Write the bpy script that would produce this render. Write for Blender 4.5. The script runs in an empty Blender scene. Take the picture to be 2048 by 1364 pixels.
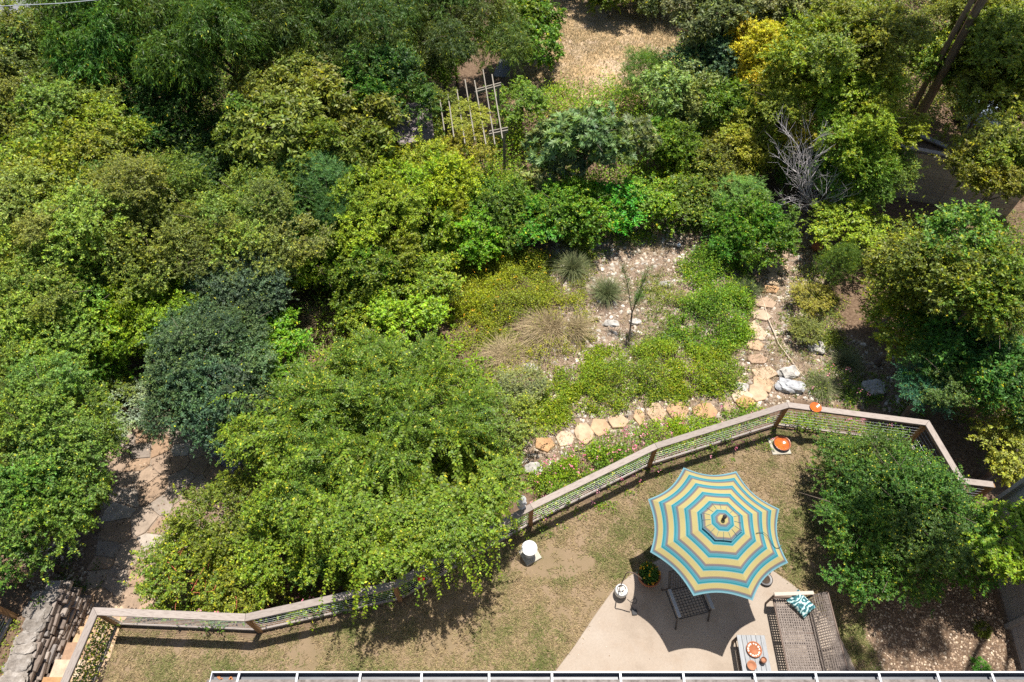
import bpy, bmesh, math, random
import numpy as np
from mathutils import Vector, Matrix
R = math.radians
rng = np.random.default_rng(7)
random.seed(7)
S = bpy.context.scene
COL = S.collection

# ------------------------------------------------------------------ camera, sky, sun, exposure
CAM_H, PITCH, FPX = 15.0, R(53.556), 1365.0
cd = bpy.data.cameras.new('camera'); cam = bpy.data.objects.new('camera', cd); COL.objects.link(cam)
cam.location = (0, 0, CAM_H); cam.rotation_euler = (math.pi/2 - PITCH, 0, 0)
cd.sensor_width = 36.0; cd.lens = FPX/2048*36; cd.clip_start = .1; cd.clip_end = 2000
S.camera = cam
SUN_ELEV, SUN_AZ = R(73), R(18)
w = bpy.data.worlds.new('World'); S.world = w; w.use_nodes = True
nt = w.node_tree; bg = nt.nodes['Background']
sky = nt.nodes.new('ShaderNodeTexSky'); sky.sky_type = 'NISHITA'; sky.sun_disc = False
sky.sun_elevation = SUN_ELEV; sky.sun_rotation = SUN_AZ
nt.links.new(sky.outputs[0], bg.inputs[0]); bg.inputs[1].default_value = 0.075
sl = bpy.data.lights.new('sun', 'SUN'); so = bpy.data.objects.new('sun', sl); COL.objects.link(so)
sl.energy = 4.7; sl.angle = R(.5); sl.color = (1, .955, .88)
sd_ = Vector((math.sin(SUN_AZ)*math.cos(SUN_ELEV), math.cos(SUN_AZ)*math.cos(SUN_ELEV), math.sin(SUN_ELEV)))
so.rotation_euler = (-sd_).to_track_quat('-Z', 'Y').to_euler(); so.location = sd_*40
S.view_settings.view_transform = 'Standard'; S.view_settings.look = 'None'
S.view_settings.gamma = 1; S.view_settings.exposure = 0.86
S.cycles.max_bounces = 6; S.cycles.diffuse_bounces = 3; S.cycles.glossy_bounces = 2
S.cycles.transmission_bounces = 4; S.cycles.transparent_max_bounces = 4
S.cycles.use_denoising = False

# ------------------------------------------------------------------ surveying helpers
FW = np.array([0, math.cos(PITCH), -math.sin(PITCH)]); UPV = np.array([0, math.sin(PITCH), math.cos(PITCH)])
def at(px, py, z):
    """point of the place at height z on the sight line of a spot of the photograph"""
    r = FW + np.array([1, 0, 0])*(px-1024)/FPX - UPV*(py-682)/FPX
    t = (z-CAM_H)/r[2]
    return np.array([0, 0, CAM_H]) + r*t
def sstep(a, b, x):
    t = np.clip((x-a)/(b-a), 0, 1); return t*t*(3-2*t)
def wob(x, y, f, s=0):
    return (np.sin(x*f+1.3*s+np.sin(y*f*.7+s))+np.sin(y*f*1.17+2.1*s+np.sin(x*f*.9-s)))*.5
def in_poly(x, y, poly):
    x = np.asarray(x, float); y = np.asarray(y, float); ins = np.zeros(x.shape, bool); n = len(poly)
    for i in range(n):
        x1, y1 = poly[i]; x2, y2 = poly[(i+1) % n]
        if y1 == y2: continue
        c = ((y1 > y) != (y2 > y)) & (x < (x2-x1)*(y-y1)/(y2-y1)+x1); ins ^= c
    return ins
def poly_dist(x, y, poly, closed=True):
    x = np.asarray(x, float); y = np.asarray(y, float); d = np.full(x.shape, 1e9); n = len(poly)
    for i in range(n if closed else n-1):
        x1, y1 = poly[i]; x2, y2 = poly[(i+1) % n]; dx, dy = x2-x1, y2-y1
        t = np.clip(((x-x1)*dx+(y-y1)*dy)/(dx*dx+dy*dy), 0, 1)
        d = np.minimum(d, np.hypot(x-x1-t*dx, y-y1-t*dy))
    return d
def sdist(x, y, poly):
    d = poly_dist(x, y, poly); return np.where(in_poly(x, y, poly), -d, d)
FENCE = [(-8.36, 2.0), (-8.2, 3.7), (-5.22, 3.58), (-2.38, 4.21), (.42, 5.87), (3.29, 7.33), (6.56, 8.42), (9.7, 7.93), (9.93, 6.47), (10.6, 6.38)]
LAWN = [(-8.45, -40)] + FENCE + [(11.2, 6.3), (11.2, -40)]
TERR = [(-60, -40), (-9.72, -40), (-9.72, 4.15), (-11, 4.5), (-60, 5)]
def ground_z(x, y):
    x = np.asarray(x, float); y = np.asarray(y, float)
    g = -1.3 + .5*sstep(-6, 1, x) - .03*np.clip(y-9, 0, 60) + .05*wob(x, y, 1.7)*sstep(9.3, 11, y)
    d = np.minimum(sdist(x, y, LAWN), sdist(x, y, TERR))
    z = g*sstep(.12, .5, d)
    cor = (x > -9.85) & (x < -8.26) & (y < 4.75)
    ramp = -.2 - np.clip((y-2.0)/2.6, 0, 1)*1.18
    return np.where(cor, np.minimum(z, ramp-.25), z)
def G(px, py, h=0.):
    z = -.5
    for _ in range(8):
        p = at(px, py, z+h); z = float(ground_z(p[0], p[1]))
    return np.array([p[0], p[1], z])
def world_poly(pts): return [tuple(G(*p)[:2]) for p in pts]

# ------------------------------------------------------------------ materials
def nodes(name):
    m = bpy.data.materials.new(name); m.use_nodes = True
    t = m.node_tree; b = t.nodes['Principled BSDF']; return m, t, b, t.nodes.new, t.links.new
def mnode(N, K, op, a, b=None, clamp=False):
    n = N('ShaderNodeMath'); n.operation = op; n.use_clamp = clamp
    for i, v in ((0, a), (1, b)):
        if v is None: continue
        if hasattr(v, 'is_output'): K(v, n.inputs[i])
        else: n.inputs[i].default_value = v
    return n.outputs[0]
def mixc(N, K, f, a, b, mode='MIX'):
    n = N('ShaderNodeMix'); n.data_type = 'RGBA'; n.blend_type = mode; n.clamp_factor = True
    for s, v in ((n.inputs['Factor'], f), (n.inputs[6], a), (n.inputs[7], b)):
        if hasattr(v, 'is_output'): K(v, s)
        elif isinstance(v, (int, float)): s.default_value = v
        else: s.default_value = (*v, 1)
    return n.outputs[2]
def noise(N, K, scale, detail=3, vec=None, rough=.55):
    n = N('ShaderNodeTexNoise'); n.inputs['Scale'].default_value = scale; n.inputs['Detail'].default_value = detail
    n.inputs['Roughness'].default_value = rough
    if vec is not None: K(vec, n.inputs['Vector'])
    return n.outputs['Fac']
def ramp(N, K, f, stops, const=False):
    n = N('ShaderNodeValToRGB'); K(f, n.inputs[0]); cr = n.color_ramp
    if const: cr.interpolation = 'CONSTANT'
    while len(cr.elements) < len(stops): cr.elements.new(.5)
    for e, (p, c) in zip(cr.elements, stops): e.position = p; e.color = (*c, 1)
    return n.outputs[0]
def coords(N, K, space='Object', scale=None):
    tc = N('ShaderNodeTexCoord').outputs[space] if space != 'World' else N('ShaderNodeNewGeometry').outputs['Position']
    if scale is None: return tc
    mp = N('ShaderNodeMapping'); K(tc, mp.inputs[0]); mp.inputs['Scale'].default_value = scale
    return mp.outputs[0]
def bump(N, K, b, h, strength, dist=.02):
    n = N('ShaderNodeBump'); n.inputs['Strength'].default_value = strength; n.inputs['Distance'].default_value = dist
    K(h, n.inputs['Height']); K(n.outputs[0], b.inputs['Normal'])
def mat(name, stops, rough=.75, nscale=6., rand=.0, spec=.3, bumps=0., metal=0., stretch=None, detail=5, space='Object', bdist=.01):
    """stops: colours along a noise; rand: brightness spread between objects"""
    m, t, b, N, K = nodes(name)
    v = coords(N, K, space, stretch)
    f = noise(N, K, nscale, detail, v, .6)
    f2 = mnode(N, K, 'MULTIPLY_ADD', f, 2.2); f2.node.inputs[2].default_value = -.6; f2.node.use_clamp = True
    n = len(stops)
    c = ramp(N, K, f2, [(i/max(1, n-1), s) for i, s in enumerate(stops)])
    if rand:
        oi = N('ShaderNodeObjectInfo'); hv = N('ShaderNodeHueSaturation')
        K(mnode(N, K, 'ADD', mnode(N, K, 'MULTIPLY', oi.outputs['Random'], 2*rand), 1-rand), hv.inputs['Value'])
        K(c, hv.inputs['Color']); c = hv.outputs[0]
    K(c, b.inputs['Base Color']); b.inputs['Roughness'].default_value = rough
    b.inputs['Specular IOR Level'].default_value = spec; b.inputs['Metallic'].default_value = metal
    if bumps: bump(N, K, b, f, bumps, bdist)
    return m
def stone_mat(name, stops, nscale=5):
    m, t, b, N, K = nodes(name)
    oi = N('ShaderNodeObjectInfo'); c = ramp(N, K, oi.outputs['Random'], stops)
    v = coords(N, K, 'World'); f = noise(N, K, nscale, 6, v, .65)
    hv = N('ShaderNodeHueSaturation'); K(c, hv.inputs['Color'])
    K(mnode(N, K, 'ADD', mnode(N, K, 'MULTIPLY', f, 1.3), .35), hv.inputs['Value'])
    sp = noise(N, K, 38, 3, v)
    c2 = mixc(N, K, mnode(N, K, 'MULTIPLY', mnode(N, K, 'GREATER_THAN', sp, .66), .5), hv.outputs[0], (.09, .07, .05))
    K(c2, b.inputs['Base Color']); b.inputs['Roughness'].default_value = .85; b.inputs['Specular IOR Level'].default_value = .2
    bump(N, K, b, f, .5, .02); return m
def leaf_material():
    m, t, b, N, K = nodes('leaf')
    oi = N('ShaderNodeObjectInfo'); ge = N('ShaderNodeNewGeometry'); at_ = N('ShaderNodeAttribute'); at_.attribute_name = 'tone'
    rpi = ge.outputs['Random Per Island']
    base = oi.outputs['Color']
    young = mixc(N, K, 1., base, (1.6, 1.5, .7), 'MULTIPLY')
    c = mixc(N, K, mnode(N, K, 'MULTIPLY', at_.outputs['Fac'], .8), base, young)
    big = noise(N, K, .9, 3, ge.outputs['Position'])
    bigf = mnode(N, K, 'MULTIPLY', mnode(N, K, 'SUBTRACT', big, .42), 4., True)
    warm = mixc(N, K, 1., c, (1.28, 1.16, .72), 'MULTIPLY')
    c = mixc(N, K, mnode(N, K, 'MULTIPLY', bigf, .6), c, warm)
    # yellowed leaves
    r2 = mnode(N, K, 'FRACT', mnode(N, K, 'MULTIPLY', rpi, 37.7))
    ye = mnode(N, K, 'LESS_THAN', r2, mnode(N, K, 'MULTIPLY', oi.outputs['Alpha'], mnode(N, K, 'ADD', bigf, .5)))
    r3 = mnode(N, K, 'FRACT', mnode(N, K, 'MULTIPLY', rpi, 91.3))
    ycol = ramp(N, K, r3, [(0, (.40, .37, .03)), (.85, (.30, .34, .035)), (1, (.34, .24, .035))])
    c = mixc(N, K, ye, c, ycol)
    hv = N('ShaderNodeHueSaturation'); K(c, hv.inputs['Color'])
    K(mnode(N, K, 'ADD', mnode(N, K, 'MULTIPLY', rpi, 1.4), .5), hv.inputs['Value'])
    K(mnode(N, K, 'ADD', mnode(N, K, 'MULTIPLY', r3, .045), .485), hv.inputs['Hue'])
    hv.inputs['Saturation'].default_value = 1.03
    c = hv.outputs[0]
    K(c, b.inputs['Base Color']); b.inputs['Roughness'].default_value = .48; b.inputs['Specular IOR Level'].default_value = .26
    tr = N('ShaderNodeBsdfTranslucent'); K(mixc(N, K, 1., c, (1.5, 1.35, .5), 'MULTIPLY'), tr.inputs[0])
    mx = N('ShaderNodeMixShader'); mx.inputs[0].default_value = .33
    K(b.outputs[0], mx.inputs[1]); K(tr.outputs[0], mx.inputs[2]); K(mx.outputs[0], t.nodes['Material Output'].inputs[0])
    return m
def tone_material(name, stops, trans=.2, rough=.7):
    """colour along the 'tone' attribute with a spread between pieces"""
    m, t, b, N, K = nodes(name)
    ge = N('ShaderNodeNewGeometry'); at_ = N('ShaderNodeAttribute'); at_.attribute_name = 'tone'
    c = ramp(N, K, at_.outputs['Fac'], stops)
    hv = N('ShaderNodeHueSaturation'); K(c, hv.inputs['Color'])
    K(mnode(N, K, 'ADD', mnode(N, K, 'MULTIPLY', ge.outputs['Random Per Island'], .8), .6), hv.inputs['Value'])
    K(hv.outputs[0], b.inputs['Base Color']); b.inputs['Roughness'].default_value = rough; b.inputs['Specular IOR Level'].default_value = .2
    if trans:
        tr = N('ShaderNodeBsdfTranslucent'); K(hv.outputs[0], tr.inputs[0])
        mx = N('ShaderNodeMixShader'); mx.inputs[0].default_value = trans
        K(b.outputs[0], mx.inputs[1]); K(tr.outputs[0], mx.inputs[2]); K(mx.outputs[0], t.nodes['Material Output'].inputs[0])
    return m
LEAF = leaf_material()
GRASS = tone_material('grass_blade', [(0, (.37, .275, .155)), (.4, (.31, .25, .125)), (.7, (.22, .212, .08)), (1, (.13, .16, .042))], trans=.3)
STRAW = tone_material('straw_blade', [(0, (.40, .31, .18)), (.6, (.34, .27, .145)), (1, (.19, .20, .075))])
GRBLADE = tone_material('tuft_blade', [(0, (.24, .235, .11)), (.5, (.14, .17, .07)), (1, (.09, .13, .045))])
LITTER = tone_material('litter_chip', [(0, (.10, .065, .045)), (.4, (.22, .15, .10)), (.75, (.42, .33, .24)), (1, (.55, .48, .40))], trans=0)
CHIP = tone_material('limestone_chip', [(0, (.17, .12, .085)), (.4, (.29, .225, .165)), (.75, (.40, .345, .28)), (1, (.52, .48, .42))], trans=0, rough=.9)
PETAL = tone_material('petal', [(0, (.75, .28, .02)), (.5, (.80, .60, .03)), (1, (.62, .10, .20))], trans=.25)
PINK = tone_material('pink_petal', [(0, (.55, .12, .20)), (1, (.75, .35, .40))], trans=.25)
BARK = mat('bark', [(.06, .045, .035), (.14, .105, .08), (.24, .19, .15)], .9, 5, bumps=.6, stretch=(5, 5, 1), bdist=.03)
BARKTAN = mat('bark_tan', [(.12, .075, .04), (.22, .14, .08), (.32, .23, .14)], .9, 4, bumps=.5, stretch=(5, 5, 1), bdist=.03)
DEADWOOD = mat('dead_wood', [(.30, .26, .26), (.42, .38, .38), (.50, .46, .45)], .85, 8)
REDSTEM = mat('red_stem', [(.30, .07, .04), (.42, .12, .07)], .7, 8)
RAILW = mat('weathered_rail', [(.165, .135, .112), (.235, .195, .168), (.30, .255, .222), (.21, .17, .145)], .8, 2.2, rand=.12, bumps=.35, stretch=(3, 26, 26), detail=8)
POSTW = mat('cedar_post', [(.16, .08, .035), (.27, .145, .065), (.34, .20, .10)], .8, 3, rand=.1, bumps=.3, stretch=(14, 14, 2))
WALLW = mat('grey_board', [(.20, .185, .18), (.28, .26, .255), (.35, .33, .32)], .85, 2.4, rand=.12, bumps=.3, stretch=(3, 24, 24), detail=7)
WALLB = mat('brown_board', [(.28, .20, .14), (.38, .285, .21), (.47, .37, .28)], .85, 2.4, rand=.14, bumps=.3, stretch=(3, 24, 24), detail=7)
CAPW = mat('pale_cap', [(.28, .235, .195), (.38, .33, .285)], .8, 4, bumps=.2, stretch=(3, 20, 20))
WIRE = mat('galvanised_wire', [(.42, .44, .46), (.58, .60, .62)], .42, 9, metal=.55, spec=.5)
CONC = None
FLAG = stone_mat('flagstone', [(0, (.25, .17, .11)), (.2, (.28, .205, .15)), (.4, (.26, .165, .10)), (.6, (.29, .225, .17)), (.8, (.22, .18, .15)), (.93, (.31, .25, .195)), (1, (.40, .36, .32))])
STEPST = stone_mat('stepping_stone', [(0, (.38, .24, .13)), (.3, (.42, .31, .21)), (.6, (.38, .205, .09)), (.8, (.46, .36, .26)), (1, (.27, .165, .105))])
WALLST = stone_mat('wall_stone', [(0, (.13, .10, .082)), (.4, (.22, .175, .145)), (.7, (.30, .255, .22)), (1, (.19, .17, .16))], 9)
CAPST = mat('cap_stone', [(.12, .10, .083), (.22, .19, .162), (.34, .305, .27)], .95, 9, rand=.2, bumps=1., bdist=.06)
LIME = mat('white_limestone', [(.14, .13, .12), (.36, .335, .30), (.52, .49, .45)], .9, 6, rand=.12, bumps=.7, bdist=.04)
GREYROCK = mat('grey_rock', [(.18, .18, .19), (.36, .36, .37), (.52, .51, .50)], .9, 7, bumps=.7, bdist=.04)
TERRA = mat('terracotta', [(.22, .066, .025), (.29, .098, .042), (.34, .14, .068)], .7, 9, spec=.3, bumps=.1)
TERRAPALE = mat('terracotta_pale', [(.30, .125, .066), (.37, .18, .105)], .75, 9)
GLAZE = mat('orange_glaze', [(.40, .075, .012), (.50, .12, .018), (.32, .055, .012)], .12, 8, spec=.6)
GLAZERIM = mat('glaze_rim', [(.20, .06, .03), (.32, .11, .05)], .25, 8, spec=.6)
WHITEC = mat('white_ceramic', [(.42, .42, .415), (.50, .50, .495)], .25, 7, spec=.5)
PAVER = mat('square_paver', [(.26, .235, .18), (.36, .33, .27), (.42, .39, .33)], .9, 7, bumps=.3)
GREYCAST = mat('cast_stone', [(.30, .30, .31), (.46, .46, .47), (.58, .58, .58)], .8, 14, bumps=.3)
BROWNMET = mat('bronze_metal', [(.085, .055, .04), (.13, .09, .07)], .5, 8, spec=.4, metal=.2)
WEAVE = mat('weave_strap', [(.09, .07, .058), (.155, .124, .106), (.215, .178, .155)], .65, 18, rand=.12)
DARKMET = mat('dark_frame', [(.035, .03, .03), (.06, .055, .055)], .45, 8, spec=.5)
ARMMET = mat('arm_strip', [(.28, .29, .31), (.36, .37, .39)], .35, 8, spec=.5)
CREAMW = mat('cream_arm', [(.36, .30, .25), (.44, .38, .32)], .6, 5, stretch=(20, 3, 20))
SLATG = mat('painted_slat', [(.17, .176, .185), (.24, .246, .256), (.29, .294, .302)], .6, 3, rand=.07, stretch=(26, 2, 26))
BLACK = mat('black_plastic', [(.02, .02, .022), (.035, .035, .038)], .4, 8)
SHELL = mat('shell', [(.50, .40, .32), (.72, .66, .60), (.82, .78, .74)], .55, 22)
SOIL = mat('potting_soil', [(.03, .02, .014), (.07, .05, .035)], .95, 20, bumps=.4)
GUTTER = mat('white_gutter', [(.42, .42, .43), (.50, .50, .51)], .4, 3, spec=.4)
GUTIN = mat('gutter_trough', [(.05, .053, .06), (.11, .116, .128), (.075, .08, .09)], .45, 3, metal=.1, spec=.5, stretch=(1, 8, 8))
SHING = mat('shingle', [(.09, .075, .065), (.17, .145, .13), (.24, .21, .19)], .9, 16, bumps=.6)
SIDING = mat('siding', [(.50, .47, .42), (.56, .53, .48)], .8, 4)
RED = mat('red_glass', [(.60, .015, .01), (.75, .03, .015)], .15, 8, spec=.6)
YELPL = mat('yellow_panel', [(.72, .40, .02), (.80, .48, .03)], .5, 6)
GREYPL = mat('grey_panel', [(.38, .42, .50), (.50, .54, .60)], .45, 6)
WHITEP = mat('white_paint', [(.17, .15, .115), (.26, .23, .185)], .6, 5, stretch=(20, 3, 20), rand=.06)
PURPLE = mat('purple_grey_slat', [(.13, .12, .17), (.20, .19, .25)], .7, 4, rand=.1, stretch=(3, 20, 20))
PALESHEET = mat('pale_sheet', [(.26, .34, .46), (.44, .50, .58)], .6, 1.5)
ASPH = mat('pale_paving', [(.13, .128, .138), (.21, .208, .218)], .9, 8)
HOSE = mat('pale_hose', [(.46, .36, .26), (.56, .46, .35)], .6, 8)
def concrete():
    m, t, b, N, K = nodes('concrete')
    v = coords(N, K, 'World'); f = noise(N, K, .9, 5, v, .6); g = noise(N, K, 26, 4, v)
    c = ramp(N, K, f, [(.25, (.23, .183, .142)), (.45, (.30, .245, .196)), (.6, (.315, .262, .214)), (.75, (.34, .29, .242))])
    st = noise(N, K, 1.7, 6, v, .7)
    c = mixc(N, K, mnode(N, K, 'MULTIPLY', mnode(N, K, 'MULTIPLY', mnode(N, K, 'SUBTRACT', st, .52, True), 5., True), .3), c, (.24, .17, .115))
    hv = N('ShaderNodeHueSaturation'); K(c, hv.inputs['Color']); K(mnode(N, K, 'ADD', mnode(N, K, 'MULTIPLY', g, .28), .86), hv.inputs['Value'])
    K(hv.outputs[0], b.inputs['Base Color']); b.inputs['Roughness'].default_value = .9; b.inputs['Specular IOR Level'].default_value = .15
    bump(N, K, b, g, .15, .005); return m
CONC = concrete()
def canopy_mat():
    m, t, b, N, K = nodes('striped_canvas')
    a = N('ShaderNodeAttribute'); a.attribute_name = 'u'
    u = a.outputs['Fac']                       # slope distance from the hem, 0 to 1
    ph = mnode(N, K, 'FRACT', mnode(N, K, 'ADD', mnode(N, K, 'DIVIDE', u, .172), .60))
    Y, PT, DT, SB, GR, BR = (.33, .275, .105), (.175, .275, .25), (.010, .165, .20), (.06, .205, .255), (.105, .12, .135), (.185, .128, .105)
    c = ramp(N, K, ph, [(0, Y), (.43, PT), (.49, DT), (.63, SB), (.69, DT), (.72, SB), (.80, GR), (.92, BR)], True)
    c = mixc(N, K, mnode(N, K, 'LESS_THAN', u, .022), c, (.14, .28, .32))
    f = noise(N, K, 160, 2, coords(N, K, 'Object')); hv = N('ShaderNodeHueSaturation'); K(c, hv.inputs['Color'])
    f3 = noise(N, K, 2.2, 5, coords(N, K, 'Object'), .65)
    K(mnode(N, K, 'ADD', mnode(N, K, 'MULTIPLY', f, .2), mnode(N, K, 'ADD', mnode(N, K, 'MULTIPLY', f3, .3), .75)), hv.inputs['Value']); hv.inputs['Saturation'].default_value = .93
    K(hv.outputs[0], b.inputs['Base Color']); b.inputs['Roughness'].default_value = .85; b.inputs['Specular IOR Level'].default_value = .1
    tr = N('ShaderNodeBsdfTranslucent'); K(hv.outputs[0], tr.inputs[0]); mx = N('ShaderNodeMixShader'); mx.inputs[0].default_value = .05
    K(b.outputs[0], mx.inputs[1]); K(tr.outputs[0], mx.inputs[2]); K(mx.outputs[0], t.nodes['Material Output'].inputs[0]); return m
CANVAS = canopy_mat()
def pillow_mat():
    m, t, b, N, K = nodes('teal_print')
    v = coords(N, K, 'Object'); wv = N('ShaderNodeTexWave'); wv.wave_type = 'RINGS'; wv.inputs['Scale'].default_value = 5.
    wv.inputs['Distortion'].default_value = 9; wv.inputs['Detail Scale'].default_value = 1.4; K(v, wv.inputs['Vector'])
    c = ramp(N, K, wv.outputs['Fac'], [(0, (.02, .07, .09)), (.35, (.04, .17, .19)), (.6, (.12, .32, .34)), (.8, (.48, .60, .58))])
    K(c, b.inputs['Base Color']); b.inputs['Roughness'].default_value = .9; return m
PILLOW = pillow_mat()
def ground_mat():
    m, t, b, N, K = nodes('earth')
    a = N('ShaderNodeAttribute'); a.attribute_name = 'zone'; sp = N('ShaderNodeSeparateColor'); K(a.outputs['Color'], sp.inputs[0])
    v = coords(N, K, 'World'); n1 = noise(N, K, 1.1, 6, v, .65); n2 = noise(N, K, 14, 6, v, .7); n3 = noise(N, K, 45, 3, v)
    soil = ramp(N, K, n2, [(.25, (.055, .036, .024)), (.5, (.13, .085, .055)), (.75, (.25, .18, .12))])
    lawn = ramp(N, K, n1, [(.3, (.235, .168, .11)), (.5, (.20, .146, .088)), (.7, (.155, .12, .062))])
    lawn = mixc(N, K, mnode(N, K, 'MULTIPLY', n2, .6), lawn, (.225, .162, .105))
    grav = ramp(N, K, n3, [(.35, (.11, .07, .047)), (.5, (.20, .14, .098)), (.62, (.31, .245, .185))])
    dry = ramp(N, K, n1, [(.3, (.38, .26, .135)), (.5, (.42, .295, .165)), (.62, (.45, .34, .24))])
    c = mixc(N, K, sp.outputs[0], soil, lawn); c = mixc(N, K, sp.outputs[1], c, grav); c = mixc(N, K, sp.outputs[2], c, dry)
    K(c, b.inputs['Base Color']); b.inputs['Roughness'].default_value = .95; b.inputs['Specular IOR Level'].default_value = .1
    bump(N, K, b, n2, .6, .03); return m
EARTH = ground_mat()

# ------------------------------------------------------------------ mesh helpers
class MB:
    def __init__(s): s.v = []; s.f = []; s.sm = []
    def add(s, vs, fs, smooth=False):
        o = len(s.v); s.v += [tuple(map(float, p)) for p in vs]
        s.f += [tuple(i+o for i in f) for f in fs]; s.sm += [smooth]*len(fs); return s
    def box(s, c, d, rz=0., rx=0., ry=0., bev=0.):
        x, y, z = d[0]/2, d[1]/2, d[2]/2
        M = Matrix.Rotation(rz, 3, 'Z') @ Matrix.Rotation(ry, 3, 'Y') @ Matrix.Rotation(rx, 3, 'X')
        if bev:
            e = bev; vs = []
            for zz, k in ((-z, 0), (z-e, 0), (z, e)):
                vs += [(-x+k, -y+k, zz), (x-k, -y+k, zz), (x-k, y-k, zz), (-x+k, y-k, zz)]
            fs = [(3, 2, 1, 0), (8, 9, 10, 11)]
            for l in (0, 4): fs += [(l+i, l+(i+1) % 4, l+4+(i+1) % 4, l+4+i) for i in range(4)]
        else:
            vs = [(i, j, k) for k in (-z, z) for (i, j) in ((-x, -y), (x, -y), (x, y), (-x, y))]
            fs = [(3, 2, 1, 0), (4, 5, 6, 7)]+[(i, (i+1) % 4, 4+(i+1) % 4, 4+i) for i in range(4)]
        return s.add([tuple(M @ Vector(p)+Vector(c)) for p in vs], fs)
    def beam(s, p0, p1, wd, ht, up=(0, 0, 1)):
        p0, p1 = Vector(p0), Vector(p1); d = (p1-p0).normalized(); u = Vector(up)
        if abs(d.dot(u)) > .98: u = Vector((0, 1, 0))
        sx = d.cross(u).normalized(); uz = sx.cross(d)
        vs = [p+sx*a*wd/2+uz*b_*ht/2 for p in (p0, p1) for (a, b_) in ((-1, -1), (1, -1), (1, 1), (-1, 1))]
        return s.add(vs, [(0, 1, 2, 3), (7, 6, 5, 4)]+[(i, 4+i, 4+(i+1) % 4, (i+1) % 4) for i in range(4)])
    def tube(s, pts, rad, n=6, cap=True):
        pts = [Vector(p) for p in pts]; m = len(pts); rad = [rad]*m if isinstance(rad, (int, float)) else rad
        vs = []; u = None
        for i, p in enumerate(pts):
            d = (pts[min(i+1, m-1)]-pts[max(i-1, 0)]).normalized()
            if u is None: u = d.orthogonal().normalized()
            u = (u-d*u.dot(d)); u = u.normalized() if u.length > 1e-6 else d.orthogonal().normalized()
            v_ = d.cross(u)
            vs += [p+(u*math.cos(2*math.pi*k/n)+v_*math.sin(2*math.pi*k/n))*rad[i] for k in range(n)]
        fs = [(i*n+k, i*n+(k+1) % n, (i+1)*n+(k+1) % n, (i+1)*n+k) for i in range(m-1) for k in range(n)]
        s.add(vs, fs, True)
        if cap: s.add(vs[:n], [tuple(reversed(range(n)))]); s.add(vs[-n:], [tuple(range(n))])
        return s
    def lathe(s, prof, n=24, c=(0, 0, 0), smooth=True):
        vs = [(c[0]+r*math.cos(2*math.pi*k/n), c[1]+r*math.sin(2*math.pi*k/n), c[2]+z) for r, z in prof for k in range(n)]
        fs = [(i*n+k, i*n+(k+1) % n, (i+1)*n+(k+1) % n, (i+1)*n+k) for i in range(len(prof)-1) for k in range(n)]
        return s.add(vs, fs, smooth)
    def prism(s, poly, z0, z1, inset=0.):
        n = len(poly); cx = sum(p[0] for p in poly)/n; cy = sum(p[1] for p in poly)/n
        def sh(p, k):
            d = math.hypot(p[0]-cx, p[1]-cy) or 1; f = max(0, d-k)/d; return cx+(p[0]-cx)*f, cy+(p[1]-cy)*f
        e = min(inset, (z1-z0)*.5) if inset else 0
        rings = [(0, z0), (0, z1-e)]+([(inset, z1)] if inset else [])
        vs = [(*sh(p, k), z) for k, z in rings for p in poly]; fs = [tuple(range((len(rings)-1)*n, len(rings)*n))]
        for l in range(len(rings)-1): fs += [(l*n+i, l*n+(i+1) % n, (l+1)*n+(i+1) % n, (l+1)*n+i) for i in range(n)]
        return s.add(vs, fs)
    def mesh(s, name):
        me = bpy.data.meshes.new(name); me.from_pydata(s.v, [], s.f)
        me.polygons.foreach_set('use_smooth', s.sm); me.update(); return me
def link(name, data, parent=None, loc=(0, 0, 0), rot=(0, 0, 0), scale=(1, 1, 1)):
    o = bpy.data.objects.new(name, data); COL.objects.link(o); o.parent = parent
    o.location = loc; o.rotation_euler = rot; o.scale = scale; return o
def obj(name, mb, m, parent=None, loc=(0, 0, 0), rot=(0, 0, 0)):
    me = mb.mesh(name) if isinstance(mb, MB) else mb
    if not me.materials: me.materials.append(m)
    return link(name, me, parent, loc, rot)
def tag(o, label=None, cat=None, group=None, kind=None):
    for k, v in (('label', label), ('category', cat), ('group', group), ('kind', kind)):
        if v: o[k] = v
    return o
def thing(name, label, cat, loc=(0, 0, 0), rz=0., group=None):
    return tag(link(name, None, None, loc, (0, 0, rz)), label, cat, group)

# ------------------------------------------------------------------ foliage meshes
def nrm(a): return a/np.maximum(np.linalg.norm(a, axis=1, keepdims=True), 1e-9)
def quads_mesh(name, V4, tone, m):
    n = len(V4); me = bpy.data.meshes.new(name)
    me.vertices.add(4*n); me.loops.add(4*n); me.polygons.add(n)
    me.vertices.foreach_set('co', V4.reshape(-1).astype(np.float32))
    me.loops.foreach_set('vertex_index', np.arange(4*n, dtype=np.int32))
    me.polygons.foreach_set('loop_start', np.arange(0, 4*n, 4, dtype=np.int32))
    a = me.attributes.new('tone', 'FLOAT', 'POINT'); a.data.foreach_set('value', np.repeat(tone, 4).astype(np.float32))
    me.update(); me.materials.append(m); return me
def kites(P, D, Nn, L, Wd, fold=.12):
    D = nrm(D); Sd = nrm(np.cross(Nn, D)); Nn = np.cross(D, Sd)
    L = L[:, None]; Wd = Wd[:, None]
    mid = P+D*L*.45+Nn*Wd*fold
    return np.stack([P, mid+Sd*Wd*.5, P+D*L-Nn*L*.08, mid-Sd*Wd*.5], 1)
def rdir(n): return nrm(rng.normal(size=(n, 3)))
UP = np.array([[0, 0, 1.]])
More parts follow.
